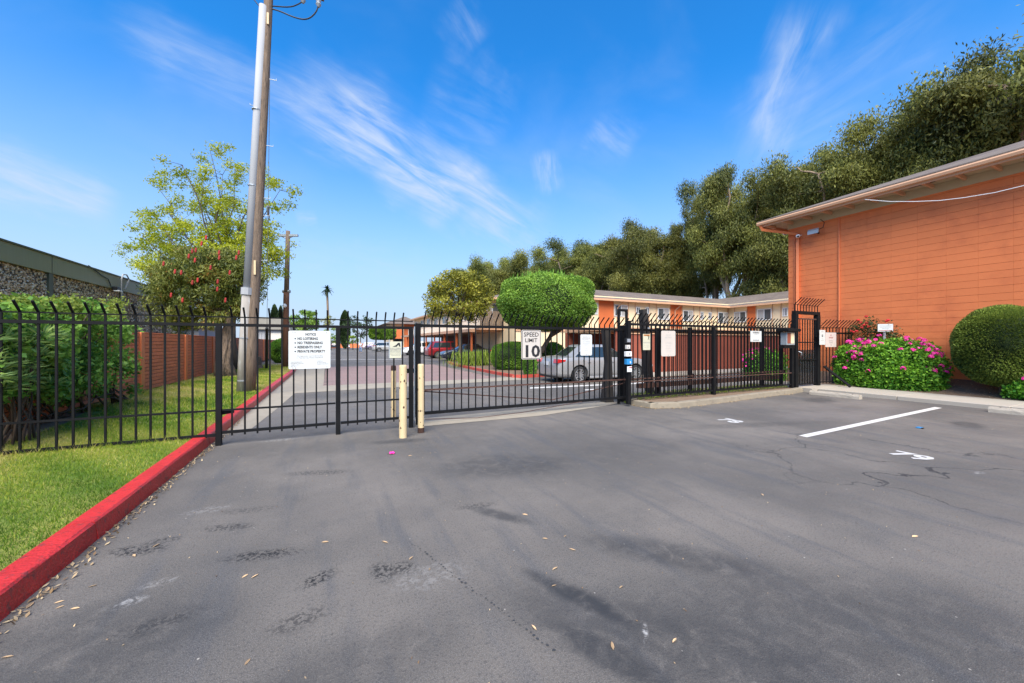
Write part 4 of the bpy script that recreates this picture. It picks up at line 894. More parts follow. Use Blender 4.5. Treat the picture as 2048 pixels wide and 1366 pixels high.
Y_ = 6.868; t, xm, zm, w_, h = sign('camera_notice', 'small faded yellow sign with picture panel above the rear bollard', 779, 802.5, 683, 716, Y_, 'yellow_sign', .006)
yo = Y_-.0015
MB().prism([(xm-.05, zm+h*.18), (xm+.02, zm+h*.18), (xm+.05, zm+h*.30), (xm+.07, zm+h*.18), (xm+.085, zm+h*.18), (xm+.075, zm+h*.42), (xm+.045, zm+h*.42), (xm+.01, zm+h*.28)], yo, yo+.001).build('pictogram', 'black_print', t)
for i in range(6): text(('SECURITY CAMERAS', 'THESE PREMISES 24 HR', 'VIDEO SURVEILLANCE', 'all persons entering are', 'subject to monitoring', 'VIDEO NOTICE')[i], .0235, 'grey_print', t, xm, yo, zm+h*(.06-.085*i), bold=.02 if i < 3 else 0, sx=.95 if i != 1 else .8)
box('frame_strip', 'galvanised', t, xm-w_/2-.012, xm-w_/2+.002, Y_-.004, Y_+.006, zm-h*.5, zm+h*.62); box('frame_strip', 'galvanised', t, xm+w_/2-.002, xm+w_/2+.010, Y_-.004, Y_+.006, zm-h*.3, zm+h*.5)
Y_ = gy-.045; t, xm, zm, w_, h = sign('private_property_sign', 'narrow white PRIVATE PROPERTY sign with faded lettering on the sliding gate', 1161, 1184, 669, 711, Y_, 'white_sign', .03); yo = Y_-.0015
for i, (s_, sz_) in enumerate((('PRIVATE', .062), ('PROPERTY', .062), ('No Trespassing', .036), ('VIOLATORS WILL BE', .026), ('PROSECUTED', .026), ('', .02), ('PARKING', .022), ('Residents Only', .022), ('', .02), ('towed at owner expense', .02))):
    if s_: text(s_, sz_, 'faded_print', t, xm, yo, zm+h*(.32-.085*i), bold=.01, sx=.82)
screws(t, xm, zm, w_, h, Y_, ((0, .43), (0, -.44), (.4, -.44)))
Y_ = 6.94; t, xm, zm, w_, h = sign('gate_warning_sign', 'narrow cream gate warning sign with orange heading in front of the leaning post', 1286, 1300.5, 668, 700, Y_, 'yellow_sign', .012); yo = Y_-.0015
box('heading', 'orange_print', t, xm-w_*.42, xm+w_*.42, yo-.001, yo, zm+h*.38, zm+h*.47); text('WARNING', .030, 'black_print', t, xm, yo-.002, zm+h*.40, bold=.02)
MB().prism([(xm+.03, zm+.04), (xm+.06, zm+.10), (xm+.03, zm+.15), (xm+.05, zm+.15), (xm+.07, zm+.12), (xm+.08, zm+.15), (xm+.09, zm+.13), (xm+.075, zm+.09), (xm+.09, zm+.04), (xm+.065, zm+.08)], yo, yo+.001).build('pictogram', 'black_print', t)
box('rule', 'grey_print', t, xm-w_*.45, xm+w_*.45, yo, yo+.001, zm-.012, zm-.004)
for i, s_ in enumerate(('MOVING GATE', 'can cause injury', 'KEEP CLEAR')): text(s_, .026, 'faded_print', t, xm, yo, zm-h*(.12+.11*i))
t, xm, zm, w_, h = sign('faded_sign', 'large blank looking white sign with washed out print on the right fence', 1322.5, 1351, 661.5, 712.5, Y_, 'aged_sign', .04)
for i, (s_, sz_) in enumerate((('PRIVATE', .05), ('PROPERTY', .055), ('', 0), ('NO PARKING', .035), ('vehicles parked', .03), ('will be towed away', .028), ('at owner expense', .028))):
    if s_: text(s_, sz_, 'faded_print', t, xm, Y_-.0015, zm+h*(.30-.10*i), sx=.95)
screws(t, xm, zm, w_, h, Y_, ((0, .44), (0, -.46)))
t, xm, zm, w_, h = sign('warning_sign', 'square white WARNING sign high on the right fence', 1501, 1523, 662, 683.5, Y_, 'white_sign', .008)
text('WARNING', .068, 'black_print', t, xm, Y_-.0015, zm+h*.28, bold=.02, sx=.9); text('THIS PROPERTY IS', .026, 'grey_print', t, xm, Y_-.0015, zm+h*.18); text('VIDEO SURVEILLANCE', .038, 'black_print', t, xm, Y_-.0015, zm-h*.40, bold=.015, sx=.75)
Y_ = 6.84; t, xm, zm, w_, h = sign('security_notice', 'narrow white notice with dark blue camera symbol beside the walk-in gate', 1639, 1650.5, 660, 689.5, Y_, 'white_sign', .005)
box('symbol', 'black_print', t, xm-.035, xm+.035, Y_-.0015, Y_-.0005, zm+.02, zm+.09); MB().prism([(xm-.02, zm+.055), (xm+.015, zm+.075), (xm+.015, zm+.035)], Y_-.0025, Y_-.0016).build('arrow', 'white_sign', t)
text('NOTICE', .03, 'grey_print', t, xm, Y_-.0015, zm+h*.36); text('24 HOUR', .025, 'grey_print', t, xm, Y_-.0015, zm-h*.12); text('SURVEILLANCE', .02, 'grey_print', t, xm, Y_-.0015, zm-h*.22)
t, xm, zm, w_, h = sign('no_trespassing_sign', 'square pinkish NO TRESPASSING sign on the side fence', 1651, 1672.5, 665, 694, Y_-.01, 'pink_sign', .008); yo = Y_-.0115
text('NO', .060, 'red_print', t, xm, yo, zm+h*.27, bold=.01); text('TRESPASSING', .062, 'red_print', t, xm, yo, zm+h*.10, bold=.01, sx=.72); text('VIOLATORS WILL BE', .034, 'grey_print', t, xm, yo, zm-h*.10, sx=.85); text('PROSECUTED', .036, 'grey_print', t, xm, yo, zm-h*.22, sx=.9); text('P.C. 602', .03, 'grey_print', t, xm, yo, zm-h*.38)
screws(t, xm, zm, w_, h, Y_-.01, ((.42, -.36),))
xs_, ys_ = 15.55, YX(1770, 15.55); z1, z0 = ZP(648, xs_, ys_), ZP(663, xs_, ys_)
t = thing('bed_sign', 'small white sign with a red bottom line on a grey post among the flowers', 'sign', (xs_, ys_, .2))
bd = MB().prism([(a, b_) for a, b_ in rrect(.36, z1-z0, .01)], -.002, .002).build('board', 'white_sign', None); bd.parent = t; bd.rotation_euler = (0, 0, R(-50)); bd.location = (-.01, -.012, (z0+z1)/2-.2)
for s_, sz_, dz in (('24 HR. VIDEO SURVEILLANCE', .022, .05), ('PARKING FOR TENANTS', .024, .008), ('GUESTS ONLY', .026, -.034)):
    q = text(s_, sz_, 'grey_print', bd, 0, 0, 0); q.location = (0, -.004, dz)
q = box('underline', 'red_print', bd, 0, 0.001, 0, .001, 0, .001); q.data = meshof(MB().box(-.16, .16, -.0045, -.0035, -.09, -.075), 'underline', 'red_print'); q.location = (0, 0, 0)
MB().tube([(xs_+.03, ys_+.02, .2), (xs_+.03, ys_+.02, z0-.005)], .035, 4, square=True).build('post', 'grey_siding', t)

# ================================================================== UTILITY POLES
bx, by = G(497, 782, .13); Zp = bx*ST+by*CT
def pole_pt(py, off=0):       # axis of the leaning pole
    px = 497+(537-497)*(782-py)/782; x, y = AT(px+off, Zp); return (x, y, H-(py-686)/F*Zp)
up_ = thing('utility_pole', 'tall leaning wooden utility pole with pale conduit, on the lawn behind the fence', 'pole', (bx, by, .1))
rows = [790, 700, 600, 450, 300, 150, 0, -110]
MB().tube([pole_pt(r_) for r_ in rows], [.178, .168, .158, .146, .134, .122, .112, .105], 18).build('pole', 'pole_wood', up_, smooth=True)
def cpt_(py, off, dy): x, y, z = pole_pt(py, off); return (x, y-dy, z)
MB().tube([cpt_(790, -12, .14), cpt_(582, -11, .13)], .125, 10).build('conduit', 'weathered_conduit', up_, smooth=True)
MB().tube([cpt_(591, -11, .14), cpt_(577, -11, .14)], .150, 10).build('coupling', 'grey_conduit', up_)
MB().tube([cpt_(580, -10.5, .13), cpt_(300, -9.5, .12), cpt_(18, -8.5, .11)], [.112, .106, .10], 12).build('conduit', 'grey_conduit', up_, smooth=True)
for py in (760, 676, 375, 225): MB().tube([cpt_(py+1, -11, .14), cpt_(py-1, -11, .14)], .132 if py > 582 else .115, 10).build('strap', 'galvanised', up_)
for i, py in enumerate((157, 217, 290, 345, 395, 520, 430)):
    sd_ = 1 if i % 2 == 0 or i > 3 else -1; a_ = pole_pt(py); MB().tube([(a_[0], a_[1]-.02, a_[2]), (a_[0]+.30*sd_, a_[1]-.05, a_[2]), (a_[0]+.30*sd_, a_[1]-.05, a_[2]+.04)], .010, 5).build('step', 'galvanised', up_)
for py, hh in ((43, .32), (537, .40)):
    a_ = pole_pt(py, 2); MB().tube([(a_[0], a_[1]-.145 if py > 100 else a_[1]-.105, a_[2]-hh/2), (a_[0], a_[1]-.145 if py > 100 else a_[1]-.105, a_[2]+hh/2)], .035, 4, square=True).build('yellow_tag', 'bollard_paint', up_)
def wire(name, lb, pts, r, m_='black_rubber', Zs=None, parent=None):
    P = []
    for i, (px, py) in enumerate(pts): Z_ = Zp if Zs is None else Zs[i]; x, y = AT(px, Z_); P.append((x, y, H-(py-686)/F*Z_))
    # smooth the path
    for _ in range(2): P = [P[0]]+[tuple((np.array(P[i])*.75+np.array(P[i+1])*.25)) if j == 0 else tuple((np.array(P[i])*.25+np.array(P[i+1])*.75)) for i in range(len(P)-1) for j in (0, 1)]+[P[-1]]
    if parent: return MB().tube(P, r, 6).build(name, m_, parent)
    t = thing(name, lb, 'cable', P[0]); MB().tube(P, r, 6).build('wire', m_, t); return t
wire('cable', '', [(524, 20), (530, 12), (545, 12), (580, 15), (598, 8), (606, 2)], .016, parent=up_); wire('cable', '', [(526, 24), (535, 17), (555, 20), (590, 36), (615, 40), (632, 26), (637, 10)], .018, parent=up_); wire('cable', '', [(524, 20), (515, 8), (505, -4)], .014, parent=up_)
for px, py in ((606, -2), (637, 6)):
    x, y = AT(px, Zp); z = H-(py-686)/F*Zp; MB().tube([(x, y, z-.12), (x, y, z-.04), (x, y, z), (x, y, z+.08), (x, y, z+.3)], [.03, .075, .05, .075, .05], 10).build('insulator', 'galvanised', up_)
x, y = AT(640, Zp); xa, ya = AT(540, Zp); z = H+(686+28)/F*Zp; MB().box(min(xa, x)-.4, max(xa, x)+.1, ya-.2, ya-.1, z, z+.1).build('crossarm', 'pole_wood', up_)
# guy wire with black guard
gx, gyy = G(533, 737, .13); Zg = gx*ST+gyy*CT
gw = thing('guy_wire', 'thin guy wire rising from a black guard tube beside the utility pole', 'cable', (gx, gyy, .1))
top = pole_pt(-100)
def lerp(t_): return tuple(np.array((gx, gyy, .1))*(1-t_)+np.array(top)*t_)
MB().tube([lerp(0), lerp(1)], .010, 5).build('wire', 'galvanised', gw); MB().tube([lerp(0.0), lerp(.17)], .07, 8).build('guard', 'black_rubber', gw)
MB().tube([lerp(.52), lerp(.545)], .045, 8).build('insulator', 'grey_print', gw)
# second pole
b2x, b2y = G(571, 735, .1); Z2 = b2x*ST+b2y*CT
p2 = thing('utility_pole', 'shorter red brown utility pole with small crossarm behind the NOTICE sign', 'pole', (b2x, b2y, 0))
def q2(px, py): x, y = AT(px, Z2); return (x, y, H-(py-686)/F*Z2)
MB().tube([q2(571, 737), q2(572.5, 600), q2(573, 585)], .15, 10).build('pole', 'red_wood', p2, smooth=True); MB().tube([q2(573, 585), q2(576, 462)], [.13, .11], 10).build('pole_top', 'pole_wood', p2, smooth=True)
a_, b_ = q2(556, 471), q2(596, 471); MB().tube([a_, b_], .085, 4, square=True).build('crossarm', 'galvanised', p2); MB().tube([q2(562, 472), q2(574, 478), q2(588, 472)], .03, 5).build('brace', 'galvanised', p2)
a_, b_ = q2(566, 583), q2(580, 583); MB().tube([a_, b_], .10, 6).build('bracket', 'galvanised', p2); x, y, z = q2(570, 612); MB().ell(x, y-.15, z, .12, .12, .12, 10, 6).build('lamp_globe', 'white_plastic', p2)

# ================================================================== TREES
def limb(b, p0, p1, r0, r1, seed, n=6, sag=.12, sides=7):
    g_ = random.Random(seed); p0 = Vector(p0); p1 = Vector(p1); L_ = (p1-p0).length; P = []; Rr = []
    for i in range(n+1):
        t_ = i/n; w__ = math.sin(math.pi*t_)*L_*sag; P.append(p0.lerp(p1, t_)+Vector((g_.uniform(-1, 1), g_.uniform(-1, 1), g_.uniform(-.3, .6)))*w__*.5); Rr.append(r0+(r1-r0)*t_)
    b.tube(P, Rr, sides); return P
# eucalyptus prototypes
def euc(name, seed, h, wdt, lean=0):
    g_ = random.Random(seed); t = thing(name, 'eucalyptus', 'tree'); b = MB(); lobes = []
    nb = g_.choice((3, 4)); base = Vector((0, 0, 0)); fork = Vector((g_.uniform(-.5, .5), g_.uniform(-.5, .5), h*.16))
    b.tube([base, fork*.5+Vector((.15, 0, 0)), fork], [h*.030, h*.024, h*.021], 10)
    for i in range(nb):
        a = 6.28*i/nb+g_.uniform(-.4, .4); rr = wdt*g_.uniform(.18, .36); top_ = Vector((math.cos(a)*rr+lean, math.sin(a)*rr, h*g_.uniform(.72, .95)))
        P = limb(b, fork, top_, h*.015, h*.004, seed*10+i, 8, .10)
        for j in range(3, 9):
            c_ = P[min(j, 8)]; 
            for q in range(2):
                a2 = g_.uniform(0, 6.28); d_ = wdt*g_.uniform(.12, .40)*(1.15-.06*j); e_ = c_+Vector((math.cos(a2)*d_, math.sin(a2)*d_, g_.uniform(-.02, .10)*h)); rad_ = math.hypot(e_.x, e_.y); lim_ = min(1, wdt*.42/max(rad_, .01)); e_ = Vector((e_.x*lim_, e_.y*lim_, min(e_.z, h*.93)))
                limb(b, c_, e_, h*.005, h*.0015, seed*100+j*7+q, 4, .15, 5)
                for s_ in range(3):
                    r_ = wdt*g_.uniform(.06, .13); lobes.append((e_.x+g_.gauss(0, r_*.8), e_.y+g_.gauss(0, r_*.8), e_.z+g_.gauss(0, r_*.8), r_*1.1, r_*1.1, r_*g_.uniform(.8, 1.25)))
    b.build('trunk', 'pale_bark', t, smooth=True)
    crown('crown', lobes, 620, .30, .095, 'euc_leaf', t, seed, .0, droop=.9, jit=.32)
    t['zmax'] = max(q[2]+q[5]*.7 for q in lobes)
    return t
protos = [euc('eucalyptus_tree', 11, 22, 11), euc('eucalyptus_tree', 12, 22, 12), euc('eucalyptus_tree', 13, 22, 10, 1)]
spec = [  # (px of the axis, row of the top, depth x, proto, width factor)
    (2150, 60, 52, 0, 1.2), (2020, 112, 54, 1, 1.15), (1890, 170, 52, 2, 1.1), (1780, 235, 56, 2, 1.2), (1690, 290, 53, 0, 1.1), (1588, 325, 53, 1, 1.0), (1545, 330, 58, 2, 1.0),
    (1462, 345, 52, 0, .85), (1425, 400, 57, 0, .62), (1372, 430, 58, 2, .62), (1290, 436, 52, 1, 1.1), (1215, 470, 52, 2, 1.25), (1140, 497, 54, 0, 1.4), (1075, 515, 56, 2, 1.4), (1020, 512, 54, 1, 1.3), (968, 520, 52, 0, 1.2)]
labels = ['tallest eucalyptus tree, cut by the right edge behind the orange roof', 'tall dark eucalyptus above the far right end of the orange roof', 'dense eucalyptus rising over the middle of the orange roof', 'eucalyptus with sky gaps above the left half of the orange roof',
          'eucalyptus right behind the peak of the eave corner', 'broad olive eucalyptus just left of the orange building', 'dark eucalyptus filling the gap behind the orange building corner', 'tall eucalyptus with pale forked trunk above the inner roof corner',
          'thin eucalyptus with bare trunk standing in the sky gap', 'sparse eucalyptus left of the sky gap with leaning stems', 'rounded olive eucalyptus over the middle of the apartment roof', 'eucalyptus right of the clipped green ball tree',
          'eucalyptus directly above the clipped green ball tree', 'low eucalyptus clump above the left part of the ball tree', 'brownish eucalyptus just left of the ball tree crown', 'leftmost far eucalyptus at the end of the row']
used = set()
for i, (px, py, X_, pi, wf) in enumerate(spec):
    Y_ = YX(px, X_); ht = ZP(py, X_, Y_); o = protos[pi] if pi not in used else copy_tree(protos[pi]); used.add(pi)
    s_ = ht/protos[pi]['zmax']; o.location = (X_, Y_, 0); o.scale = (s_*wf, s_*wf, s_); o.rotation_euler[2] = random.uniform(0, 6.28); tag(o, labels[i], 'tree', 'eucalyptus trees behind the buildings')
# second, lower layer behind the roofs
er = [(1330, 500, 66, 1, 1.1), (1180, 500, 66, 0, 1.3), (1620, 400, 66, 0, 1.1), (1850, 300, 68, 2, 1.2)]
for i, (px, py, X_, pi, wf) in enumerate(er):
    Y_ = YX(px, X_); ht = ZP(py, X_, Y_); o = copy_tree(protos[pi]); s_ = ht/protos[pi]['zmax']; o.location = (X_, Y_, 0); o.scale = (s_*wf, s_*wf, s_); o.rotation_euler[2] = random.uniform(0, 6.28)
    tag(o, ('eucalyptus in the second row behind the apartment roof, left of the bare trunks', 'rear eucalyptus filling the row behind the ball tree', 'rear eucalyptus behind the corner of the orange building', 'rear eucalyptus behind the middle of the orange roof')[i], 'tree', 'eucalyptus trees behind the buildings')

# airy tree behind the pole
ax, ay = AT(470, 19.5)
at_ = thing('airy_tree', 'tall airy yellow green tree with thin branches behind the bottlebrush', 'tree', (ax, ay, .1))
b = MB(); tips = []
P = limb(b, (ax, ay, .1), (ax-.2, ay, 4.6), .20, .13, 3, 6, .04, 9)
def P2(px, py, Z_): x, y = AT(px, Z_); return (x, y, H-(py-686)/F*Z_)
ends = [(420, 300), (365, 330), (315, 375), (300, 420), (285, 470), (270, 500), (340, 430), (400, 400), (445, 350), (470, 330), (350, 500), (420, 460), (520, 350), (560, 380), (540, 430), (530, 470), (520, 520), (300, 530), (565, 510), (480, 430), (385, 370), (330, 460), (455, 400), (280, 455)]
lobes = []; gr = random.Random(4)
for i, (px, py) in enumerate(ends):
    Z_ = 19.5+gr.uniform(-1.6, 1.6); e_ = P2(px, py, Z_); s0 = P[gr.choice((3, 4, 5, 6))]; pp = limb(b, s0, e_, .055, .010, i+30, 7, .07, 5)
    for j in range(2, 8):
        for q in range(3):
            f_ = pp[j]+Vector((gr.gauss(0, .45), gr.gauss(0, .45), gr.gauss(0, .38))); limb(b, pp[j], f_, .012, .005, i*9+j, 2, .1, 4)
            r_ = gr.uniform(.22, .42); lobes.append((f_.x, f_.y, f_.z, r_*1.2, r_*1.2, r_*.7))
b.build('trunk', 'dark_bark', at_, smooth=True); crown('crown', lobes, 950, .13, .055, 'airy_leaf', at_, 21, .0, droop=.3, jit=.08)
# bottlebrush
tx, ty = G(457, 752, .13)
bb = thing('bottlebrush_tree', 'dense dark bottlebrush tree with red flowers and thick shaggy trunk', 'tree', (tx, ty, .1)); Zb = tx*ST+ty*CT
b = MB(); P = [P2(452, 756, Zb), P2(447, 725, Zb), P2(449, 690, Zb), P2(459, 655, Zb), P2(462, 625, Zb), P2(455, 590, Zb)]; b.tube(P, [.33, .27, .25, .22, .17, .10], 14)
for k_ in range(7):
    an = k_*.9; b.tube([(P[0][0]+math.cos(an)*.30, P[0][1]+math.sin(an)*.30, .08), (P[1][0]+math.cos(an+.2)*.2, P[1][1]+math.sin(an+.2)*.2, P[1][2]), (P[3][0]+math.cos(an+.4)*.12, P[3][1]+math.sin(an+.4)*.12, P[3][2])], [.13, .10, .06], 7)
for i, (px, py) in enumerate(((340, 590), (360, 540), (400, 510), (440, 520), (480, 560), (500, 590), (390, 600), (430, 600), (330, 620), (500, 540))): limb(b, P[4], P2(px, py, Zb+gr.uniform(-.8, .8)), .07, .015, i+70, 5, .1, 6)
b.build('trunk', 'bark', bb, smooth=True)
lobes = []; gr = random.Random(8)
for i in range(150):
    a = gr.uniform(0, 6.28); rr = math.sqrt(gr.random()); px = 404+math.cos(a)*rr*104; py = 572+math.sin(a)*rr*76; Z_ = Zb+gr.uniform(-1.5, 1.5)*math.sqrt(max(0, 1-rr*rr*.8)); x, y, z = P2(px, py, Z_); r_ = gr.uniform(.22, .42); lobes.append((x, y, z, r_, r_, r_*.9))
for px, py in ((310, 640), (340, 640), (380, 640), (420, 640), (300, 610), (480, 625), (360, 655), (520, 560), (515, 590)): x, y, z = P2(px, py, Zb); lobes.append((x, y, z, .35, .35, .35))
crown('crown', lobes, 2600, .15, .040, 'brush_leaf', bb, 22, .1, droop=.5, jit=.06)
for i, (px, py) in enumerate(((404, 487), (385, 502), (377, 512), (390, 520), (437, 505), (437, 515), (470, 515), (436, 563), (432, 578), (351, 543), (360, 545), (382, 565), (395, 560), (340, 590), (450, 600), (326, 527), (410, 475), (475, 505), (365, 600), (392, 500), (457, 545), (420, 535))):
    x, y, z = P2(px+gr.uniform(-2, 2), py, Zb-1.45); MB().tube([(x, y, z-.10), (x+.01, y, z-.06), (x+.02, y, z+.06), (x+.02, y, z+.09)], [.012, .036, .034, .012], 7).build('flower', 'bottlebrush_red', bb)
# stump
sx_, sy_ = G(512, 737, .13); stp = thing('tree_stump', 'dark cut tree stump near the far end of the lawn', 'stump', (sx_, sy_, .1))
MB().tube([(sx_, sy_, .1), (sx_, sy_, .35), (sx_+.05, sy_, .75)], [.38, .26, .20], 12).build('wood', 'dark_bark', stp); MB().tube([(sx_+.05, sy_, .75), (sx_+.05, sy_, .77)], .18, 12).build('cut_top', 'pole_wood', stp)
# clipped ball tree
hx, hy = AT(1090, 20); zc = H+(686-606)/F*20
ht_ = thing('clipped_ball_tree', 'big bright green tree clipped into a rounded ball behind the gate', 'tree', (hx, hy, .1))
b = MB()
for k_, (px0, py0, px1, py1) in enumerate(((1086, 735, 1075, 690), (1080, 700, 1060, 655), (1083, 705, 1110, 655), (1100, 672, 1135, 650))):
    limb(b, P2(px0, py0, 20), P2(px1, py1, 20), .17-.02*k_, .09, k_+5, 5, .05, 8)
b.build('trunk', 'dark_bark', ht_, smooth=True)
def superball(cx, cy, cz, rx, ry, rz, n, seed, pw=2.6, bumps=.05, thick=.10):
    g_ = np.random.default_rng(seed); u = g_.normal(size=(n, 3)); u /= np.linalg.norm(u, axis=1)[:, None]
    k_ = (np.abs(u)**pw).sum(1)**(-1/pw); bb_ = 1+bumps*(np.sin(u[:, 0]*7+1)*np.cos(u[:, 1]*6)+.6*np.sin(u[:, 2]*9+u[:, 0]*5)); r = k_*bb_*(1-thick*g_.random(n)**1.5)
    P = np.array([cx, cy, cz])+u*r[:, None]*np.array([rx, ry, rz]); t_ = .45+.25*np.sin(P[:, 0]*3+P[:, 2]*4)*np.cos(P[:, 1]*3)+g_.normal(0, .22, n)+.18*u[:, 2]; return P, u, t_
P, u, t_ = superball(hx, hy, zc, 2.45, 2.3, 1.44, 64000, 31, thick=.15, bumps=.06)
# a worn patch on the right shoulder
dd = np.linalg.norm(P-np.array(P2(1113, 600, 18)), axis=1); keep = ~((dd < .75) & (np.random.default_rng(1).random(len(P)) < .6)); P, u, t_ = P[keep], u[keep], t_[keep]
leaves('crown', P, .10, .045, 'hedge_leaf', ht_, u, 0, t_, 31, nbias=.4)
b = MB(); b.ell(hx, hy, zc, 2.1, 1.95, 1.28, 24, 14, .03); b.build('inner_core', 'core_green', ht_, smooth=True)  # solid dark core filling the clipped crown, in place of real twigs
g_ = np.random.default_rng(3); n_ = 260; a = g_.uniform(0, 6.28, n_); rr = np.sqrt(g_.random(n_))*1.9; Pn = np.stack([hx+np.cos(a)*rr, hy+np.sin(a)*rr, zc+1.42+.12*g_.random(n_)-.25*(rr/1.9)**3], 1)
leaves('top_shoots', Pn, .28, .03, 'hedge_leaf', ht_, None, -1.8, None, 4)
# olive-like small tree left of the ball tree
def small_tree(name, lb, px, Z_, pyb, cpx, cpy, rpx, rpy, lm, per, L, Wd, seed, nl=60, trunk='dark_bark', tr=.12, lr=(.5, .9), group=None):
    x0, y0 = AT(px, Z_); t = thing(name, lb, 'tree', (x0, y0, 0), group=group); g__ = random.Random(seed); b = MB(); base = P2(px, pyb, Z_); k_ = Z_/F
    fork = P2(px+(cpx-px)*.3, cpy+rpy*.75, Z_); P = limb(b, (x0, y0, 0), fork, tr, tr*.7, seed, 5, .06, 8); lobes = []
    for i in range(nl):
        a = g__.uniform(0, 6.28); rr = math.sqrt(g__.random())*.88; Zq = Z_+g__.uniform(-1, 1)*rpx*k_*math.sqrt(1-rr*rr)*.8; e_ = P2(cpx+math.cos(a)*rr*rpx, cpy+math.sin(a)*rr*rpy, Zq)
        if i < 12: limb(b, fork, e_, tr*.4, tr*.08, seed*3+i, 5, .12, 5)
        r_ = g__.uniform(*lr)*rpx*k_*.3; lobes.append((*e_, r_, r_, r_*.8))
    b.build('trunk', trunk, t, smooth=True); crown('crown', lobes, per, L, Wd, lm, t, seed, .2); return t
small_tree('small_olive_tree', 'bushy yellow green tree left of the clipped ball tree', 921, 27, 735, 916, 592, 72, 55, 'olive_leaf', 420, .19, .09, 41, 90, tr=.16, lr=(.5, 1.0))
# far trees
small_tree('round_tree', 'clipped round green tree above the NOTICE sign', 607, 50, 700, 607, 645, 34, 30, 'hedge_leaf', 420, .25, .12, 42, 60)
small_tree('dark_spreading_tree', 'dark spreading tree at the far end of the drive', 722, 88, 700, 718, 652, 34, 24, 'dark_leaf', 60, .45, .22, 43, 46, lr=(.4, .8))
small_tree('lime_tree', 'yellow green tree left of the far white car', 662, 80, 698, 662, 672, 18, 20, 'lime_leaf', 120, .4, .2, 44, 34)
small_tree('lime_tree', 'small yellow green tree beneath the dark spreading tree', 706, 84, 698, 704, 680, 14, 9, 'lime_leaf', 120, .4, .2, 45, 26)
small_tree('low_palm_tree', 'low palm tree with drooping crown behind the yellow green tree', 655, 92, 690, 655, 642, 16, 12, 'olive_leaf', 60, .9, .12, 46, 26, trunk='bark')
def hedge(name, lb, px0, px1, py0, py1, Z_, dep, lm, n, L, Wd, seed, core=True, pw=4, cat='hedge', group=None):
    a_, b_ = P2(px0, py1, Z_), P2(px1, py0, Z_); cx, cy, cz = (a_[0]+b_[0])/2, (a_[1]+b_[1])/2, (a_[2]+b_[2])/2; rx = math.hypot(b_[0]-a_[0], b_[1]-a_[1])/2; rz = (b_[2]-a_[2])/2
    t = thing(name, lb, cat, (cx, cy, max(0, cz-rz)), group=group); P, u, t_ = superball(0, 0, 0, rx, dep, rz, n, seed, pw, .03, .14); c_, s_ = math.cos(-TH), math.sin(-TH)
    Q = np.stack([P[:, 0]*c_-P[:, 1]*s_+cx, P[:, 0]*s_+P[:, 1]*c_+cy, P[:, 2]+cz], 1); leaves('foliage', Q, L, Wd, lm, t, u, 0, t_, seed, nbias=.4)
    bm_ = MB(); bm_.ell(cx, cy, cz, min(rx, dep)*.86, min(rx, dep)*.86, rz*.86, 16, 10); bm_.build('stems', 'core_green', t, smooth=True)  # solid dark core filling the foliage shell, in place of separate stems
    if rx > dep*1.3:
        for sx in (-1, 1): q = MB(); q.ell(cx+sx*CT*(rx-dep)*.8, cy-sx*ST*(rx-dep)*.8, cz, dep*.86, dep*.86, rz*.86, 16, 10); q.build('stems', 'core_green', t, smooth=True)  # same solid dark core repeated towards both ends of long hedges
    return t
hedge('clipped_tree', 'flat topped clipped green tree in front of the far orange house', 740, 790, 655, 679, 78, 2, 'hedge_leaf', 9000, .3, .15, 51, cat='tree')
hedge('cypress_tree', 'narrow dark cypress right of the lime tree', 680, 700, 621, 697, 95, 1.1, 'dark_leaf', 7000, .4, .15, 52, pw=2, cat='tree')
hedge('cypress_tree', 'narrow cypress between the tall pole and the shorter pole', 542, 556, 609, 690, 72, .7, 'dark_leaf', 5000, .35, .12, 53, pw=2, cat='tree')
hedge('cypress_tree', 'cypress tip just left of the shorter utility pole', 557, 566, 612, 690, 74, .6, 'dark_leaf', 4000, .35, .12, 54, pw=2, cat='tree')
hedge('cypress_tree', 'cypress mostly hidden by the tall utility pole', 502, 512, 616, 690, 72, .6, 'dark_leaf', 4000, .35, .12, 55, pw=2, cat='tree')
hedge('green_shrub', 'green shrub at the end of the lawn left of the shorter pole', 545, 585, 678, 726, 29, .9, 'bush_leaf', 9000, .14, .06, 56, pw=2.3, cat='shrub')
hedge('island_hedge', 'rounded hedge in the island behind the speed limit sign', 983, 1075, 684, 742, 20.5, 1.1, 'bush_leaf', 22000, .08, .035, 57, pw=2.8)
hedge('low_hedge', 'small clipped hedge beside the rear of the silver sedan', 1047, 1073, 706, 751, 17.2, .5, 'bush_leaf', 6000, .07, .03, 58, pw=4)
hedge('back_shrub', 'shrub under the ball tree behind the silver sedan', 1080, 1130, 685, 740, 21.5, .8, 'bush_leaf', 8000, .09, .04, 59, pw=2.4, cat='shrub')
hedge('walk_shrub', 'dark shrub seen through the screen of the walk-in gate', 1598, 1660, 697, 775, 14.6, .6, 'topiary_leaf', 9000, .08, .035, 60, pw=2.2, cat='shrub')
# strappy plants on the island
sx0, sy0 = AT(953, 24); stt = thing('strappy_plant', 'low strap leaved plant in front of the dark sedan', 'plant', (sx0, sy0, .1)); g_ = np.random.default_rng(9); n_ = 1600
Pn = np.stack([sx0+g_.normal(0, .75, n_), sy0+g_.normal(0, .4, n_), .15+g_.random(n_)*.75], 1); leaves('foliage', Pn, .5, .035, 'lime_leaf', stt, None, -1.6, None, 9)
box('crown_base', 'core_green', stt, sx0-.7, sx0+.7, sy0-.2, sy0+.2, .08, .35, c=.1)
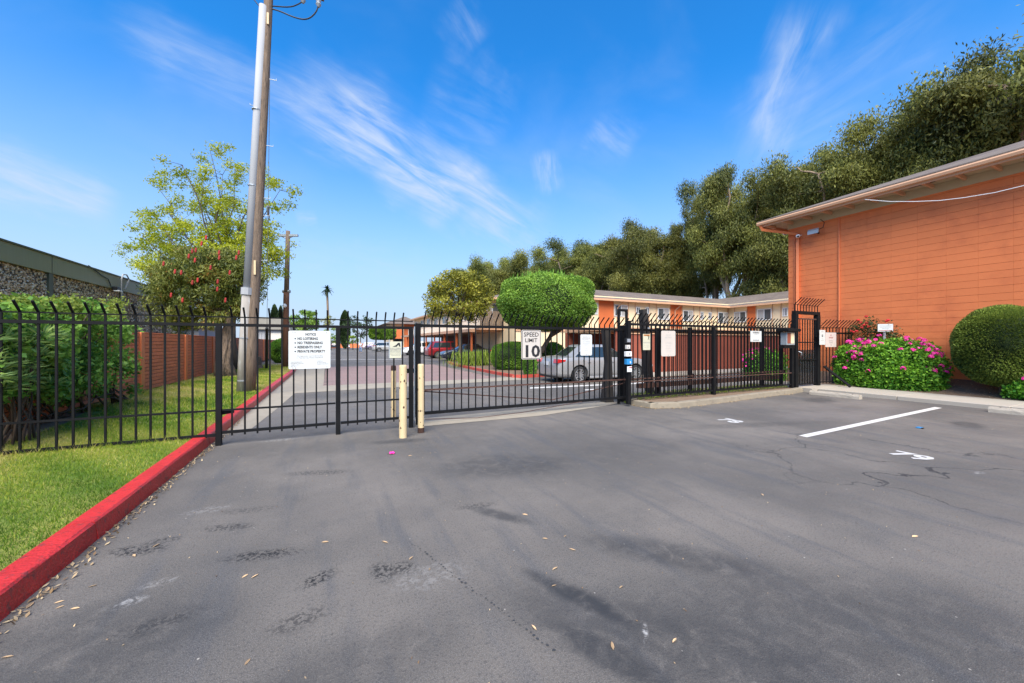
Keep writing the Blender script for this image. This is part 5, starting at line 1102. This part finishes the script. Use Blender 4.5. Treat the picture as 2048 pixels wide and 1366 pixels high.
# palm
ppx, ppy = AT(654, 110); zt = H+(686-578)/F*110
pt = thing('palm_tree', 'tall slender palm far beyond the end of the drive', 'tree', (ppx, ppy, 0)); MB().tube([(ppx, ppy, 0), (ppx+.3, ppy, zt*.5), (ppx, ppy, zt)], [.4, .3, .28], 8).build('trunk', 'bark', pt, smooth=True)
Pn = []; g__ = random.Random(6)
for i in range(44):
    a = g__.uniform(0, 6.28); el_ = g__.uniform(-1.0, 1.3); b = MB(); path = []
    for j in range(6): q = j/5; L_ = 1.9*q; path.append((ppx+math.cos(a)*math.cos(el_)*L_, ppy+math.sin(a)*math.cos(el_)*L_, zt+math.sin(el_)*L_-.7*q*q))
    for j in range(5):
        p0, p1 = Vector(path[j]), Vector(path[j+1]); sd_ = Vector((-math.sin(a), math.cos(a), 0)); ww_ = .32*(1-j/6)
        b.add([p0-sd_*ww_, p0+sd_*ww_, p1+sd_*ww_*.8, p1-sd_*ww_*.8, ], [(0, 1, 2, 3)])
    me_o = b.build('frond', 'dark_bark', pt, fix=False); me_o.data.materials.clear(); me_o.data.materials.append(MATS['dark_leaf'])

# ================================================================== NEAR SHRUBS
# big bush on the left in front of the brick wall
def P3(px, py, X_): y = YX(px, X_); return (X_, y, ZP(py, X_, y))
bs_ = thing('leafy_bush', 'big green bush growing against the brick wall behind the left fence', 'shrub', (-4.4, 9.5, .1)); lobes = []; gr = random.Random(12); b = MB()
for i in range(150):
    px = gr.uniform(-60, 270); X_ = gr.uniform(-4.75, -3.75); lo = 800-(px > 230)*40-(px < 120)*10; py = gr.uniform(612, lo if px < 200 else 790)
    if px > 205 and py < 600+(px-205)*.8+10: continue
    if 40 < px < 100 and py > 780: continue
    if py > 735 and px > 30 and gr.random() < .25: continue
    e_ = P3(px, py, X_); r_ = gr.uniform(.14, .30); lobes.append((*e_, r_, r_, r_*.8))
for i in range(34):
    px = gr.uniform(-40, 285); base = P3(px, 820, -4.4); base = (base[0], base[1], .12); e_ = lobes[gr.randrange(len(lobes))]; limb(b, base, (e_[0], e_[1], e_[2]), .022, .006, i, 6, .1, 5)
b.build('branches', 'twig', bs_, smooth=True); crown('foliage', lobes, 2500, .10, .052, 'bush_leaf', bs_, 61, .0, droop=.1, jit=.04)
# lighter top growth
b = [(*P3(gr.uniform(-80, 240), gr.uniform(604, 640), gr.uniform(-4.8, -4.1)), .22, .22, .12) for _ in range(50)]; crown('new_growth', b, 4200, .08, .03, 'lime_leaf', bs_, 62, .1, jit=.05)
ol = thing('oleander_bush', 'oleander with long pale green leaves nearest the fence at the left edge', 'shrub', (-3.9, 7.6, .1)); g_ = np.random.default_rng(11); rosP = []; rosD = []
for i in range(80):
    px, py = gr.uniform(-40, 112), gr.uniform(665, 790); x, y, z = P3(px, py, gr.uniform(-4.1, -3.6))
    n_ = 20; u = g_.normal(size=(n_, 3)); u[:, 2] = np.abs(u[:, 2])*.9; u /= np.linalg.norm(u, axis=1)[:, None]; rosP.append(np.array([x, y, z])+u*.07); rosD.append(u)
RP, RD = np.concatenate(rosP), np.concatenate(rosD)
def oriented(name, P, D, L, Wd, m_, parent, seed):
    g_ = np.random.default_rng(seed); n_ = len(P); s_ = np.cross(D, g_.normal(size=(n_, 3))); s_ /= np.linalg.norm(s_, axis=1)[:, None]; Ls = L*g_.uniform(.7, 1.2, n_)[:, None]
    a = P; b_ = P+D*Ls*.4+s_*Wd/2; e_ = P+D*Ls*.4-s_*Wd/2; c_ = P+D*Ls; c_[:, 2] -= .15*Ls[:, 0]; V = np.stack([a, b_, c_, e_], 1).reshape(-1, 3)-np.array(worldloc(parent))
    me = bpy.data.meshes.new(name); me.from_pydata(V.tolist(), [], [(4*i, 4*i+1, 4*i+2, 4*i+3) for i in range(n_)]); me.attributes.new('tint', 'FLOAT', 'FACE').data.foreach_set('value', g_.random(n_).astype(np.float32)); return newobj(name, me, m_, parent)
oriented('foliage', RP, RD, .17, .026, 'oleander_leaf', ol, 5)
b = MB()
for i in range(12): e_ = RP[gr.randrange(len(RP))]; limb(b, (-3.95+gr.uniform(-.15, .15), 7.6+gr.uniform(-.3, .3), .1), tuple(e_), .018, .006, i, 5, .08, 5)
b.build('stems', 'twig', ol, smooth=True)
# geraniums
def geranium(lb, x0, x1, y0, y1, zt, n, nf, seed, group='pink geranium beds'):
    cx, cy = (x0+x1)/2, (y0+y1)/2; t = thing('geranium_bush', lb, 'flowers', (cx, cy, .1), group=group); P, u, t_ = superball(cx, cy, zt*.42, (x1-x0)/2, (y1-y0)/2, zt*.56, n, seed, 3.0, .07, .22); k_ = P[:, 2] > .10
    P, u, t_ = P[k_], u[k_], t_[k_]; g_r = np.random.default_rng(seed); P = P+g_r.normal(0, .03, P.shape); leaves('foliage', P, .066, .058, 'geranium_leaf', t, u, 0, t_*.9+g_r.normal(0, .25, len(t_)), seed, nbias=.3); bm_ = MB(); bm_.ell(cx, cy, zt*.40, (x1-x0)/2*.84, (y1-y0)/2*.86, zt*.47, 20, 12, .05); bm_.build('stems', 'core_green', t, smooth=True)  # stems here is one solid dark core behind the leaves
    g_ = np.random.default_rng(seed+1); up = np.where((u[:, 0] < .25) & (P[:, 2] > zt*.35))[0]; w_ = (P[up, 2]/zt)**1.8*np.exp(1.2*np.sin(P[up, 1]*4.1+1)); idx = g_.choice(up, nf, replace=False, p=w_/w_.sum())
    petal = meshof(MB().add([(0, 0, 0)]+[(math.cos(a)*(.030 if i % 2 else .016), math.sin(a)*(.030 if i % 2 else .016), .006) for i, a in enumerate(np.arange(0, 6.28, .6283))], [(0, i+1, (i+1) % 10+1) for i in range(10)]), 'p', 'pink_petal')
    for j in idx:
        c_ = P[j]+u[j]*.05; bm_ = MB(); q = g_.normal(size=(14, 3)); q /= np.linalg.norm(q, axis=1)[:, None]
        for d_ in q:
            d_ = Vector(d_); d_.z = abs(d_.z)*.7 if d_.z < -.3 else d_.z; ctr = Vector(c_)+d_*.055; s1 = d_.orthogonal().normalized(); s2 = d_.cross(s1); bm_.add([ctr]+[ctr+(s1*math.cos(a)+s2*math.sin(a))*(.036 if i % 2 else .022)+d_*.006 for i, a in enumerate(np.arange(0, 6.2, .6283))], [(0, i+1, (i+1) % 10+1) for i in range(10)])
        bm_.build('flower_head', 'pink_petal', t, fix=False)
    return t
geranium('wide pink flowering geranium bush left of the clipped round shrub', 15.05, 16.15, 4.45, 7.0, 1.60, 30000, 105, 71)
geranium('pink geranium bush at the right edge in front of the clipped round shrub', 14.95, 15.75, .6, 3.35, 1.32, 22000, 50, 72)
gb = geranium('pink flowers growing behind the right fence near the entry box', G(1537, 766)[0]-.55, G(1537, 766)[0]+.6, G(1537, 766)[1]-.5, G(1537, 766)[1]+.8, 1.25, 7000, 44, 73)
# roses
rx_, ry_ = 15.95, 6.45
rb = thing('rose_bush', 'sparse rose bush with deep red blooms behind the pink geraniums', 'shrub', (rx_, ry_, .2)); b = MB(); lobes = []
for i, (px, py) in enumerate(((1705, 665), (1715, 655), (1730, 655), (1735, 668), (1745, 680), (1750, 660), (1760, 672), (1775, 668), (1790, 672), (1722, 678), (1798, 685), (1708, 690), (1785, 685), (1740, 645), (1772, 655))):
    e_ = P3(px, py, rx_-.1+gr.uniform(-.2, .15)); limb(b, (rx_, ry_+gr.uniform(-.7, .3), .25), e_, .014, .005, i, 5, .1, 5); lobes.append((*e_, .20, .20, .18))
b.build('stems', 'twig', rb, smooth=True); crown('foliage', lobes, 3600, .07, .04, 'rose_leaf', rb, 81, .0, jit=.06)
for px, py in ((1721, 645), (1728, 650), (1733, 646), (1737, 653), (1724, 655), (1716, 640), (1732, 633), (1708, 664), (1713, 662), (1703, 662), (1773, 642), (1776, 640), (1800, 680)):
    e_ = P3(px, py, rx_-.32); bm_ = MB()
    for q in range(5): a = q*1.256; bm_.ell(e_[0]+math.cos(a)*.022, e_[1]+math.sin(a)*.022, e_[2], .026, .026, .030, 6, 4)
    bm_.ell(*e_, .024, .024, .036, 6, 4); bm_.build('bloom', 'rose_petal', rb)
# clipped round shrub
cx_, cy_ = 15.5, 3.42; P, u, t_ = superball(cx_, cy_, 1.42, .84, .88, 1.02, 46000, 91, 2.15, .035, .14)
tp = thing('clipped_round_shrub', 'large clipped dark green egg shaped shrub against the orange wall', 'shrub', (cx_, cy_, .2)); leaves('foliage', P, .045, .030, 'topiary_leaf', tp, u, 0, t_+.05, 91, nbias=.35); b = MB(); b.ell(cx_, cy_, 1.42, .74, .78, .92, 24, 16); b.build('inner_core', 'core_green', tp, smooth=True); MB().tube([(cx_, cy_, .15), (cx_, cy_, .7)], .06, 8).build('stem', 'dark_bark', tp)  # the ellipsoid is a solid dark core inside the leaf shell
# little things: weed tuft, flower, litter
wx, wy = G(1256, 806); wt = thing('weed_tuft', 'bright green weed tuft at the corner of the grey kerb', 'weed', (wx, wy-.05, 0)); g_ = np.random.default_rng(13); n_ = 260; u = g_.normal(size=(n_, 3)); u[:, 2] = abs(u[:, 2]); u /= np.linalg.norm(u, axis=1)[:, None]; oriented('foliage', np.array([wx, wy-.05, 0])+u*.06, u, .08, .02, 'lime_leaf', wt, 6)
box('root', 'soil', wt, wx-.05, wx+.05, wy-.09, wy-.01, 0, .02)
g_ = np.random.default_rng(14); n_ = 2600; t0 = g_.random(n_); xx = 6.8+t0*6.3; yy = 7.05+g_.random(n_)*.9; Pn = np.stack([xx, yy, .11+g_.random(n_)*.05], 1); leaves('ground_weeds', Pn, .06, .02, 'lime_leaf', None, None, -.6, None, 15, 'stuff')
fxx, fyy = G(784, 908); fw = thing('fallen_flower', 'bright pink fallen blossom on the asphalt in front of the bollards', 'flower', (fxx, fyy, 0)); b = MB()
for q in range(7): a = q*.9; b.ell(fxx+math.cos(a)*.022, fyy+math.sin(a)*.022, .014+.008*(q % 2), .018, .018, .010, 7, 4)
b.build('petals', 'pink_petal', fw); MB().tube([(fxx-.02, fyy, .008), (fxx-.06, fyy+.01, .006)], .003, 4).build('stalk', 'twig', fw)
def leaf_me(): return meshof(MB().add([(-.035, 0, .004), (-.012, .011, .009), (.014, .009, .010), (.036, 0, .005), (.014, -.009, .006), (-.012, -.010, .005), (0, 0, .003)], [(0, 6, 1), (1, 6, 2), (2, 6, 3), (3, 6, 4), (4, 6, 5), (5, 6, 0)]), 'leaf', 'dry_leaf')
lm_ = leaf_me()
for px, py in ((1225, 1293), (1349, 1282), (495, 1325), (15, 1315), (1068, 1256), (1110, 1138), (1130, 1073), (1090, 1078), (1830, 1074), (1525, 990), (150, 1218), (185, 1173), (118, 1205), (490, 1153), (510, 1153), (650, 1085), (770, 1085), (822, 1117), (1050, 1030), (1145, 1100), (95, 1180), (60, 1212), (120, 1215), (1242, 1175), (1108, 1172), (268, 1112), (312, 1092), (820, 912), (870, 905)):
    x, y = G(px, py); o = bpy.data.objects.new('fallen_leaf', lm_); COL.objects.link(o); o.location = (x, y, 0.001); o.rotation_euler = (0, 0, random.uniform(0, 6.28)); s_ = random.uniform(.5, .9); o.scale = (s_, s_, s_)
    tag(o, 'small dry leaf lying loose on the asphalt', 'leaf', 'dry leaves scattered on the asphalt')
g_ = np.random.default_rng(16); n_ = 650; yy = g_.uniform(1, 9, n_); xx = -1.585+np.abs(g_.normal(0, .05, n_)); Pn = np.stack([xx, yy, .006+g_.random(n_)*.01], 1)
xx2 = []; 
for i in range(500): q = g_.random()*6; i0 = int(q)+1; i0 = min(i0, 6); f_ = g_.random(); v = kp[i0-1].lerp(kp[i0], f_); xx2.append((v.x, v.y-abs(g_.normal(0, .05)), .006))
n3 = 700; Pn3 = np.stack([g_.uniform(-1.5, 12.5, n3), g_.uniform(1, 7, n3), np.full(n3, .004)], 1)
n4 = 200; Pn4 = np.stack([g_.uniform(-4.6, -3.3, n4), g_.uniform(6.5, 11, n4), np.full(n4, .14)], 1); n5 = 900; Pn5 = np.stack([g_.uniform(15.1, 16.2, n5), g_.uniform(-2, 7, n5), np.full(n5, .0)], 1); Pn5[:, 2] = .10+.40*((Pn5[:, 0]-15.06)/1.3)**1.3
allp = np.concatenate([Pn, np.array(xx2), Pn4, Pn5]); 
lt = leaves('leaf_litter', allp, .035, .016, 'litter_leaf', None, np.tile(np.array([0, 0, 1.0]), (len(allp), 1)), 0, None, 17, 'stuff', nbias=.9)
lt2 = leaves('leaf_litter', Pn3, .014, .008, 'litter_leaf', None, np.tile(np.array([0, 0, 1.0]), (n3, 1)), 0, None, 18, 'stuff', nbias=.95)
# dotted line of tar drips
b = MB(); a_, b_ = np.array(G(822, 1085)), np.array(G(1105, 1300))
for i in range(46):
    c_ = a_+(b_-a_)*(i/45)+g_.normal(0, .006, 2); r_ = g_.uniform(.004, .011); b.add([(c_[0]+math.cos(q)*r_*g_.uniform(.6, 1.1), c_[1]+math.sin(q)*r_*g_.uniform(.6, 1.1), .003) for q in np.arange(0, 6.2, .8)], [tuple(range(8))])
b.build('tar_drips', 'tar', None, kind='stuff', fix=False)
bx_, by_ = G(1838, 856); bt = thing('crushed_cap', 'tiny crushed teal and black scrap on the asphalt by the parking line', 'litter', (bx_, by_, 0)); box('scrap', 'blue_plastic', bt, bx_-.05, bx_+.05, by_-.04, by_+.03, 0, .018, c=.006); box('lid', 'dark_trim', bt, bx_-.06, bx_-.01, by_-.07, by_-.041, 0, .02, c=.004)
# wheel stops
for (pa, pb_, lb) in (((1604, 790), (1719, 799), 'concrete wheel stop by the walk-in gate'), ((1957, 828), (2120, 846), 'concrete wheel stop cut off by the right edge')):
    (xa, ya), (xb, yb) = G(*pa), G(*pb_); ym = (ya+yb)/2; L_ = abs(ya-yb); xm_ = 12.75 if pa[0] < 1700 else 13.0
    ws = thing('wheel_stop', lb, 'wheel stop', (xm_, ym, 0), group='concrete wheel stops'); prof = [(-.085, 0), (-.078, .07), (-.055, .115), (.055, .115), (.078, .07), (.085, 0)]; b = MB(); rows = 11; vs = []
    for r_ in range(rows):
        for (x, z) in prof: vs.append((xm_+x+random.uniform(-.004, .004), ym-L_/2+L_*r_/(rows-1), z+(random.uniform(-.004, .004) if z > 0 else 0)))
    n_ = len(prof); b.add(vs, [(r_*n_+i, r_*n_+i+1, (r_+1)*n_+i+1, (r_+1)*n_+i) for r_ in range(rows-1) for i in range(n_-1)]+[tuple(range(n_)), tuple((rows-1)*n_+i for i in range(n_-1, -1, -1))]).build('block', 'stop_concrete', ws)
    for q in (-.35, .35): MB().tube([(xm_, ym+q*L_, .11), (xm_, ym+q*L_, .122)], .018, 8).build('anchor_pin', 'rust_cap', ws)

# ================================================================== CARS   (+x is the front, local)
def body_mesh(kind, L, Wd, Ht, wb):
    """loft: stations along x with a cross-section of half points"""
    if kind == 'sedan': prof = [(-.5, .30, .62, .84), (-.492, .24, .86, .92), (-.46, .20, .98, .97), (-.36, .19, 1.00, 1.0), (-.22, .18, .97, 1.0), (0, .18, .94, 1.0), (.18, .18, .92, 1.0), (.26, .18, .93, 1.0), (.36, .19, .88, .98), (.44, .20, .80, .95), (.485, .22, .68, .88), (.5, .28, .55, .78)]
    else: prof = [(-.5, .38, .80, .90), (-.494, .30, 1.02, .95), (-.47, .26, 1.06, .98), (-.36, .24, 1.06, 1.0), (-.2, .23, 1.04, 1.0), (0, .23, 1.03, 1.0), (.16, .23, 1.02, 1.0), (.25, .23, 1.02, 1.0), (.36, .24, .99, .98), (.44, .26, .92, .95), (.485, .28, .80, .90), (.5, .34, .66, .82)]
    b = MB(); n = 0; rows = []
    for (fx, zb, zt, wf) in prof:
        w2 = Wd/2*wf; x = fx*L; zs = zb+(zt-zb)*.62
        half = [(0, zb), (w2*.80, zb), (w2*.95, zb+.05), (w2*.995, zb+(zs-zb)*.55), (w2*1.0, zs), (w2*.975, zt-.045), (w2*.90, zt-.005), (w2*.55, zt+.015), (0, zt+.025)]
        ring = half+[(-y, z) for y, z in half[-2:0:-1]]; rows.append([(x, y, z) for y, z in ring])
    n = len(rows[0]); vs = [p for r_ in rows for p in r_]; fs = [(i*n+j, i*n+(j+1) % n, (i+1)*n+(j+1) % n, (i+1)*n+j) for i in range(len(rows)-1) for j in range(n)]+[tuple(range(n)), tuple((len(rows)-1)*n+j for j in range(n-1, -1, -1))]
    b.add(vs, fs); o = b.build('tmp', None); cut = []
    m_ = o.modifiers.new('s', 'SUBSURF'); m_.levels = 1
    wh = []
    for sx in (-1, 1):
        cb = MB(); cb.tube([(sx*wb/2, -Wd, .32), (sx*wb/2, Wd, .32)], .375 if kind == 'sedan' else .42, 28); c_ = cb.build('cut', None); cut.append(c_); m_ = o.modifiers.new('b', 'BOOLEAN'); m_.operation = 'DIFFERENCE'; m_.object = c_; m_.solver = 'EXACT'
    dg = bpy.context.evaluated_depsgraph_get(); me = bpy.data.meshes.new_from_object(o.evaluated_get(dg))
    for c_ in cut: bpy.data.objects.remove(c_)
    bpy.data.objects.remove(o); me.polygons.foreach_set('use_smooth', [True]*len(me.polygons)); me.set_sharp_from_angle(angle=R(38)) if hasattr(me, 'set_sharp_from_angle') else None
    return me
def lobj(mb, name, m_, parent, smooth=False):   # local-space part
    o = mb.build(name, m_, None, smooth); o.parent = parent; return o
def make_car(kind, paint, lb, cat='car', L=4.5, Wd=1.76, Ht=1.45, wb=2.6):
    t = thing('parked_car', lb, cat, group='cars parked beyond the gate'); me = body_mesh(kind, L, Wd, Ht, wb); o = newobj('body', me, None, t); me.materials.clear(); me.materials.append(MATS[paint])
    if kind == 'sedan': zb, lo, hi = .93, (-.40, .27), (-.235, .075); wl, wh = .90, .66
    else: zb, lo, hi = 1.02, (-.475, .27), (-.40, .13); wl, wh = .93, .72
    zt = Ht-.05
    def ring(z, x0, x1, w2):
        return [(x0, 0, z), (x0+.02, -w2*.62, z), (x0+.16, -w2*.96, z), (0, -w2, z), (x1-.22, -w2*.97, z), (x1-.05, -w2*.66, z), (x1, 0, z), (x1-.05, w2*.66, z), (x1-.22, w2*.97, z), (0, w2, z), (x0+.16, w2*.96, z), (x0+.02, w2*.62, z)]
    r0 = ring(zb-.03, lo[0]*L, lo[1]*L, Wd/2*wl); r1 = ring(zt, hi[0]*L, hi[1]*L, Wd/2*wh); r2 = ring(zt+.04, hi[0]*L+.12, hi[1]*L-.12, Wd/2*wh*.86); b = MB(); n = 12
    b.add(r0+r1+r2, [(i, (i+1) % n, (i+1) % n+n, i+n) for i in range(n)]+[(i+n, (i+1) % n+n, (i+1) % n+2*n, i+2*n) for i in range(n)]+[tuple(range(2*n, 3*n))]); cab = lobj(b, 'cabin', paint, t)
    def quadpart(name, ii, jj, u0, u1, v0, v1, m_, off=.008, par=None):
        # patch on the cabin between ring columns ii..jj, v along height
        A, B, C_, D = Vector(r0[ii]), Vector(r0[jj]), Vector(r1[jj]), Vector(r1[ii]); nn = (B-A).cross(D-A).normalized(); mid = (A+B+C_+D)/4
        if nn.dot(Vector((mid.x*.3-.0, mid.y, .2))) < 0: nn = -nn
        f = lambda u, v: A.lerp(B, u).lerp(D.lerp(C_, u), v)+nn*off
        q = [f(u0, v0), f(u1, v0), f(u1, v1), f(u0, v1)]; return q
    def glass(name, cols, v0, v1, par):
        b = MB()
        for (ii, jj, u0, u1) in cols: b.add(quadpart(name, ii, jj, u0, u1, v0, v1, None), [(0, 1, 2, 3)])
        return lobj(b, name, 'car_glass', par)
    glass('windscreen', [(5, 6, .10, 1), (6, 7, 0, .90)], .08, .90, t); glass('rear_window', [(11, 0, .12, 1), (0, 1, 0, .88)], .14 if kind == 'sedan' else .12, .88, t)
    for (a1, a2, a3) in ((2, 3, 4), (10, 9, 8)):
        # rear door glass and front door glass
        glass('side_window', [(a1, a2, .06, .97)], .10, .88, t); glass('side_window', [(a2, a3, .03, .97)], .10, .88, t)
    # lamps, plate, bumpers
    zl = .78 if kind == 'sedan' else .95
    for s_ in (-1, 1):
        y0 = s_*Wd/2
        b = MB(); x0 = -.5*L; b.prism([(x0+.0, zl-.02), (x0+.34, zl+.04), (x0+.36, zl+.10), (x0+.03, zl+.13)], y0*.60, y0*.965 if kind == 'sedan' else y0*.985)
        lobj(b, 'tail_light', 'tail_lamp', t)
        b = MB(); x1 = .5*L; b.prism([(x1-.06, zl-.22 if kind == 'sedan' else zl-.22), (x1-.50, zl-.02), (x1-.46, zl+.02), (x1-.10, zl-.10)], y0*.55, y0*.955); lobj(b, 'headlight', 'head_lamp', t)
        b = MB(); b.cham(.20*L, .20*L+.12, min(y0*1.0, y0*1.12), max(y0*1.0, y0*1.12), zb, zb+.13, .02); lobj(b, 'mirror', paint, t)
        for dx in (-.20, .03): b = MB(); b.cham(dx*L-.08, dx*L+.08, min(y0*.985, y0*1.012), max(y0*.985, y0*1.012), zb-.17, zb-.145, .006); lobj(b, 'door_handle', paint, t)
        for dx in (-.255, -.03, .20):
            b = MB(); b.box(dx*L-.005, dx*L+.005, min(y0*.97, y0*1.0035), max(y0*.97, y0*1.0035), .33, zb-.05); lobj(b, 'door_seam', 'dark_trim', t)
        b = MB(); b.cham(-wb/2+.45, wb/2-.45, min(y0*.90, y0*.985), max(y0*.90, y0*.985), .16, .25 if kind == 'sedan' else .34, .02); lobj(b, 'sill', 'dark_trim' if kind != 'sedan' else paint, t)
        for sx in (-1, 1):
            r_ = .315 if kind == 'sedan' else .35; yw = s_*(Wd/2-.115); w0 = MB(); ys = [yw-.10, yw-.09, yw-.04, yw+.04, yw+.09, yw+.10]; w0.tube([(sx*wb/2, yy_, r_) for yy_ in ys], [r_*.84, r_*.97, r_, r_, r_*.97, r_*.84], 28); whl = lobj(w0, 'wheel', 'tyre', t)
            rm = MB(); yo_ = yw+s_*.104; yi = yw+s_*.06
            rm.tube([(sx*wb/2, yi, r_), (sx*wb/2, yo_, r_)], [.05, .05], 12)
            for k_ in range(10):
                an = k_*.6283; ca, sa = math.cos(an), math.sin(an); da = .16 if k_ % 2 == 0 else .11
                pts = [(.04, -.6*da*.3), (r_*.64, -da*.16), (r_*.64, da*.16), (.04, .6*da*.3)]
                vs = [];
                for yy_ in (yo_, yi):
                    for (rr, tt) in pts: vs.append((sx*wb/2+ca*rr-sa*tt, yy_, r_+sa*rr+ca*tt))
                rm.add(vs, [(0, 1, 2, 3), (7, 6, 5, 4), (0, 4, 5, 1), (1, 5, 6, 2), (2, 6, 7, 3)])
            nn_ = 28; vs = []
            for rr, yy_ in ((r_*.70, yo_), (r_*.62, yo_), (r_*.60, yi), ): vs += [(sx*wb/2+math.cos(6.2832*q/nn_)*rr, yy_, r_+math.sin(6.2832*q/nn_)*rr) for q in range(nn_)]
            rm.add(vs, [(i+k_*nn_, (i+1) % nn_+k_*nn_, (i+1) % nn_+(k_+1)*nn_, i+(k_+1)*nn_) for k_ in (0, 1) for i in range(nn_)]); rim = lobj(rm, 'rim', 'rim', whl)
            lin = MB(); lin.tube([(sx*wb/2, yw-s_*.05, r_), (sx*wb/2, yw-s_*.02, r_)], r_*1.12, 20); lobj(lin, 'wheel_well', 'dark_trim', t)
    b = MB(); b.box(-.5*L-.012, -.5*L-.002, -.16, .16, zl-.12, zl+.03); lobj(b, 'number_plate', 'plate', t)
    b = MB(); b.cham(.5*L-.10, .5*L+.006, -Wd*.30, Wd*.30, .36, .50, .02); lobj(b, 'grille', 'dark_trim', t)
    b = MB(); b.cham(-.5*L+.02, -.5*L+.3, -Wd*.38, Wd*.38, .20, .32, .03); lobj(b, 'rear_valance', 'dark_trim', t)
    b = MB(); b.box(-wb/2+.5, wb/2-.5, -Wd*.40, Wd*.40, .17, .45); lobj(b, 'underbody', 'dark_trim', t)
    return t
def place_car(o, x, y, rz): o.location = (x, y, 0); o.rotation_euler = (0, 0, rz)
def repaint(o, old, new):
    for ch in o.children:
        if ch.data and len(ch.data.materials) and ch.data.materials[0] == MATS[old]: ch.data = ch.data.copy(); ch.data.materials[0] = MATS[new]
sed = make_car('sedan', 'silver_paint', 'silver sedan parked just inside the sliding gate, rear light toward us')
suv = make_car('suv', 'car_red', 'dark red suv parked behind the dark sedan, rear light toward the drive', 'car', 4.5, 1.84, 1.68, 2.65)
place_car(sed, 9.75, 12.55, R(-3))
cs2 = copy_tree(sed); repaint(cs2, 'silver_paint', 'charcoal_paint'); tag(cs2, 'charcoal sedan with its nose toward the drive, behind the island kerb', 'car', 'cars parked beyond the gate')
x, y = AT(905, 32.3); place_car(cs2, x+1.35, y+.5, R(180)); x, y = AT(855, 37.0); place_car(suv, x+2.2, y+.4, R(2))
c3 = copy_tree(suv); repaint(c3, 'car_red', 'white_paint'); tag(c3, 'white car with black wheels parked left of the dark red suv', 'car', 'cars parked beyond the gate'); x, y = AT(806, 46.5); place_car(c3, x+2.2, y+.5, R(180))
c4 = copy_tree(suv); repaint(c4, 'car_red', 'tan_paint'); tag(c4, 'pale silver suv seen under the flat clipped tree', 'car', 'cars parked beyond the gate'); x, y = AT(746, 66); place_car(c4, x+2.2, y+.5, R(5))
c5 = copy_tree(sed); repaint(c5, 'silver_paint', 'lilac_paint'); tag(c5, 'purple grey sedan left of the pale silver suv', 'car', 'cars parked beyond the gate'); x, y = AT(733, 88); place_car(c5, x+2, y+.5, R(0))
c6 = copy_tree(suv); repaint(c6, 'car_red', 'white_paint'); tag(c6, 'white car behind the purple grey sedan', 'car', 'cars parked beyond the gate'); x, y = AT(727, 100); place_car(c6, x+2, y+.5, R(0))
c7 = copy_tree(sed); repaint(c7, 'silver_paint', 'white_paint'); tag(c7, 'small white car seen from behind at the far end of the drive', 'car', 'cars parked beyond the gate'); x, y = AT(693, 112); place_car(c7, x, y, R(90))
c8 = copy_tree(suv); repaint(c8, 'car_red', 'charcoal_paint'); tag(c8, 'dark car under the yellow green tree at the far left of the drive', 'car', 'cars parked beyond the gate'); x, y = AT(668, 108); place_car(c8, x, y, R(90))
c9 = copy_tree(suv); repaint(c9, 'car_red', 'charcoal_paint'); tag(c9, 'black roofed suv mostly hidden behind the white car', 'car', 'cars parked beyond the gate'); x, y = AT(835, 54.5); place_car(c9, x+1.7, y+.5, R(180))

# ================================================================== PERSON far down the drive
px_, py_ = AT(721, 58); pe = thing('person', 'person in pale shirt and blue jeans walking at the far end of the drive', 'person', (px_, py_, 0))
def skin_body(name, joints, edges, rad, m_, parent):
    me = bpy.data.meshes.new(name); me.from_pydata(joints, edges, []); o = bpy.data.objects.new(name, me); COL.objects.link(o); o.modifiers.new('k', 'SKIN'); 
    for i, r_ in enumerate(rad): me.skin_vertices[0].data[i].radius = (r_, r_)
    me.skin_vertices[0].data[0].use_root = True; q = o.modifiers.new('s', 'SUBSURF'); q.levels = 1; dg = bpy.context.evaluated_depsgraph_get(); m2 = bpy.data.meshes.new_from_object(o.evaluated_get(dg)); bpy.data.objects.remove(o); m2.shade_smooth(); r2 = newobj(name, m2, None, parent); m2.materials.clear(); m2.materials.append(MATS[m_]); return r2
J = [(0, 0, .92), (0, 0, 1.15), (0, 0, 1.38), (0, 0, 1.48), (0, -.01, 1.62), (.18, 0, 1.36), (.23, .03, 1.10), (.24, -.06, .86), (-.18, 0, 1.36), (-.23, -.03, 1.10), (-.24, .06, .86), (.09, 0, .86), (.10, -.10, .48), (.10, -.05, .08), (.10, -.20, .04), (-.09, 0, .86), (-.10, .08, .48), (-.10, .22, .10), (-.10, .10, .04)]
E = [(0, 1), (1, 2), (2, 3), (3, 4), (2, 5), (5, 6), (6, 7), (2, 8), (8, 9), (9, 10), (0, 11), (11, 12), (12, 13), (13, 14), (0, 15), (15, 16), (16, 17), (17, 18)]
skin_body('body', J, E, [.13, .12, .13, .06, .10, .06, .045, .035, .06, .045, .035, .09, .065, .045, .04, .09, .065, .045, .04], 'skin', pe)
skin_body('shirt', [(0, 0, .98), (0, 0, 1.15), (0, 0, 1.36), (.18, 0, 1.36), (.22, .02, 1.18), (-.18, 0, 1.36), (-.22, -.02, 1.18)], [(0, 1), (1, 2), (2, 3), (3, 4), (2, 5), (5, 6)], [.15, .145, .15, .08, .065, .08, .065], 'shirt', pe)
skin_body('trousers', [(0, 0, .94), (.09, 0, .86), (.10, -.10, .48), (.10, -.05, .12), (-.09, 0, .86), (-.10, .08, .48), (-.10, .21, .14)], [(0, 1), (1, 2), (2, 3), (0, 4), (4, 5), (5, 6)], [.15, .11, .085, .07, .11, .085, .07], 'jeans', pe)
hq = MB(); hq.ell(0, .02, 1.66, .085, .10, .09, 10, 6); hb = hq.build('hair', 'dark_bark', None, smooth=True); hb.parent = pe
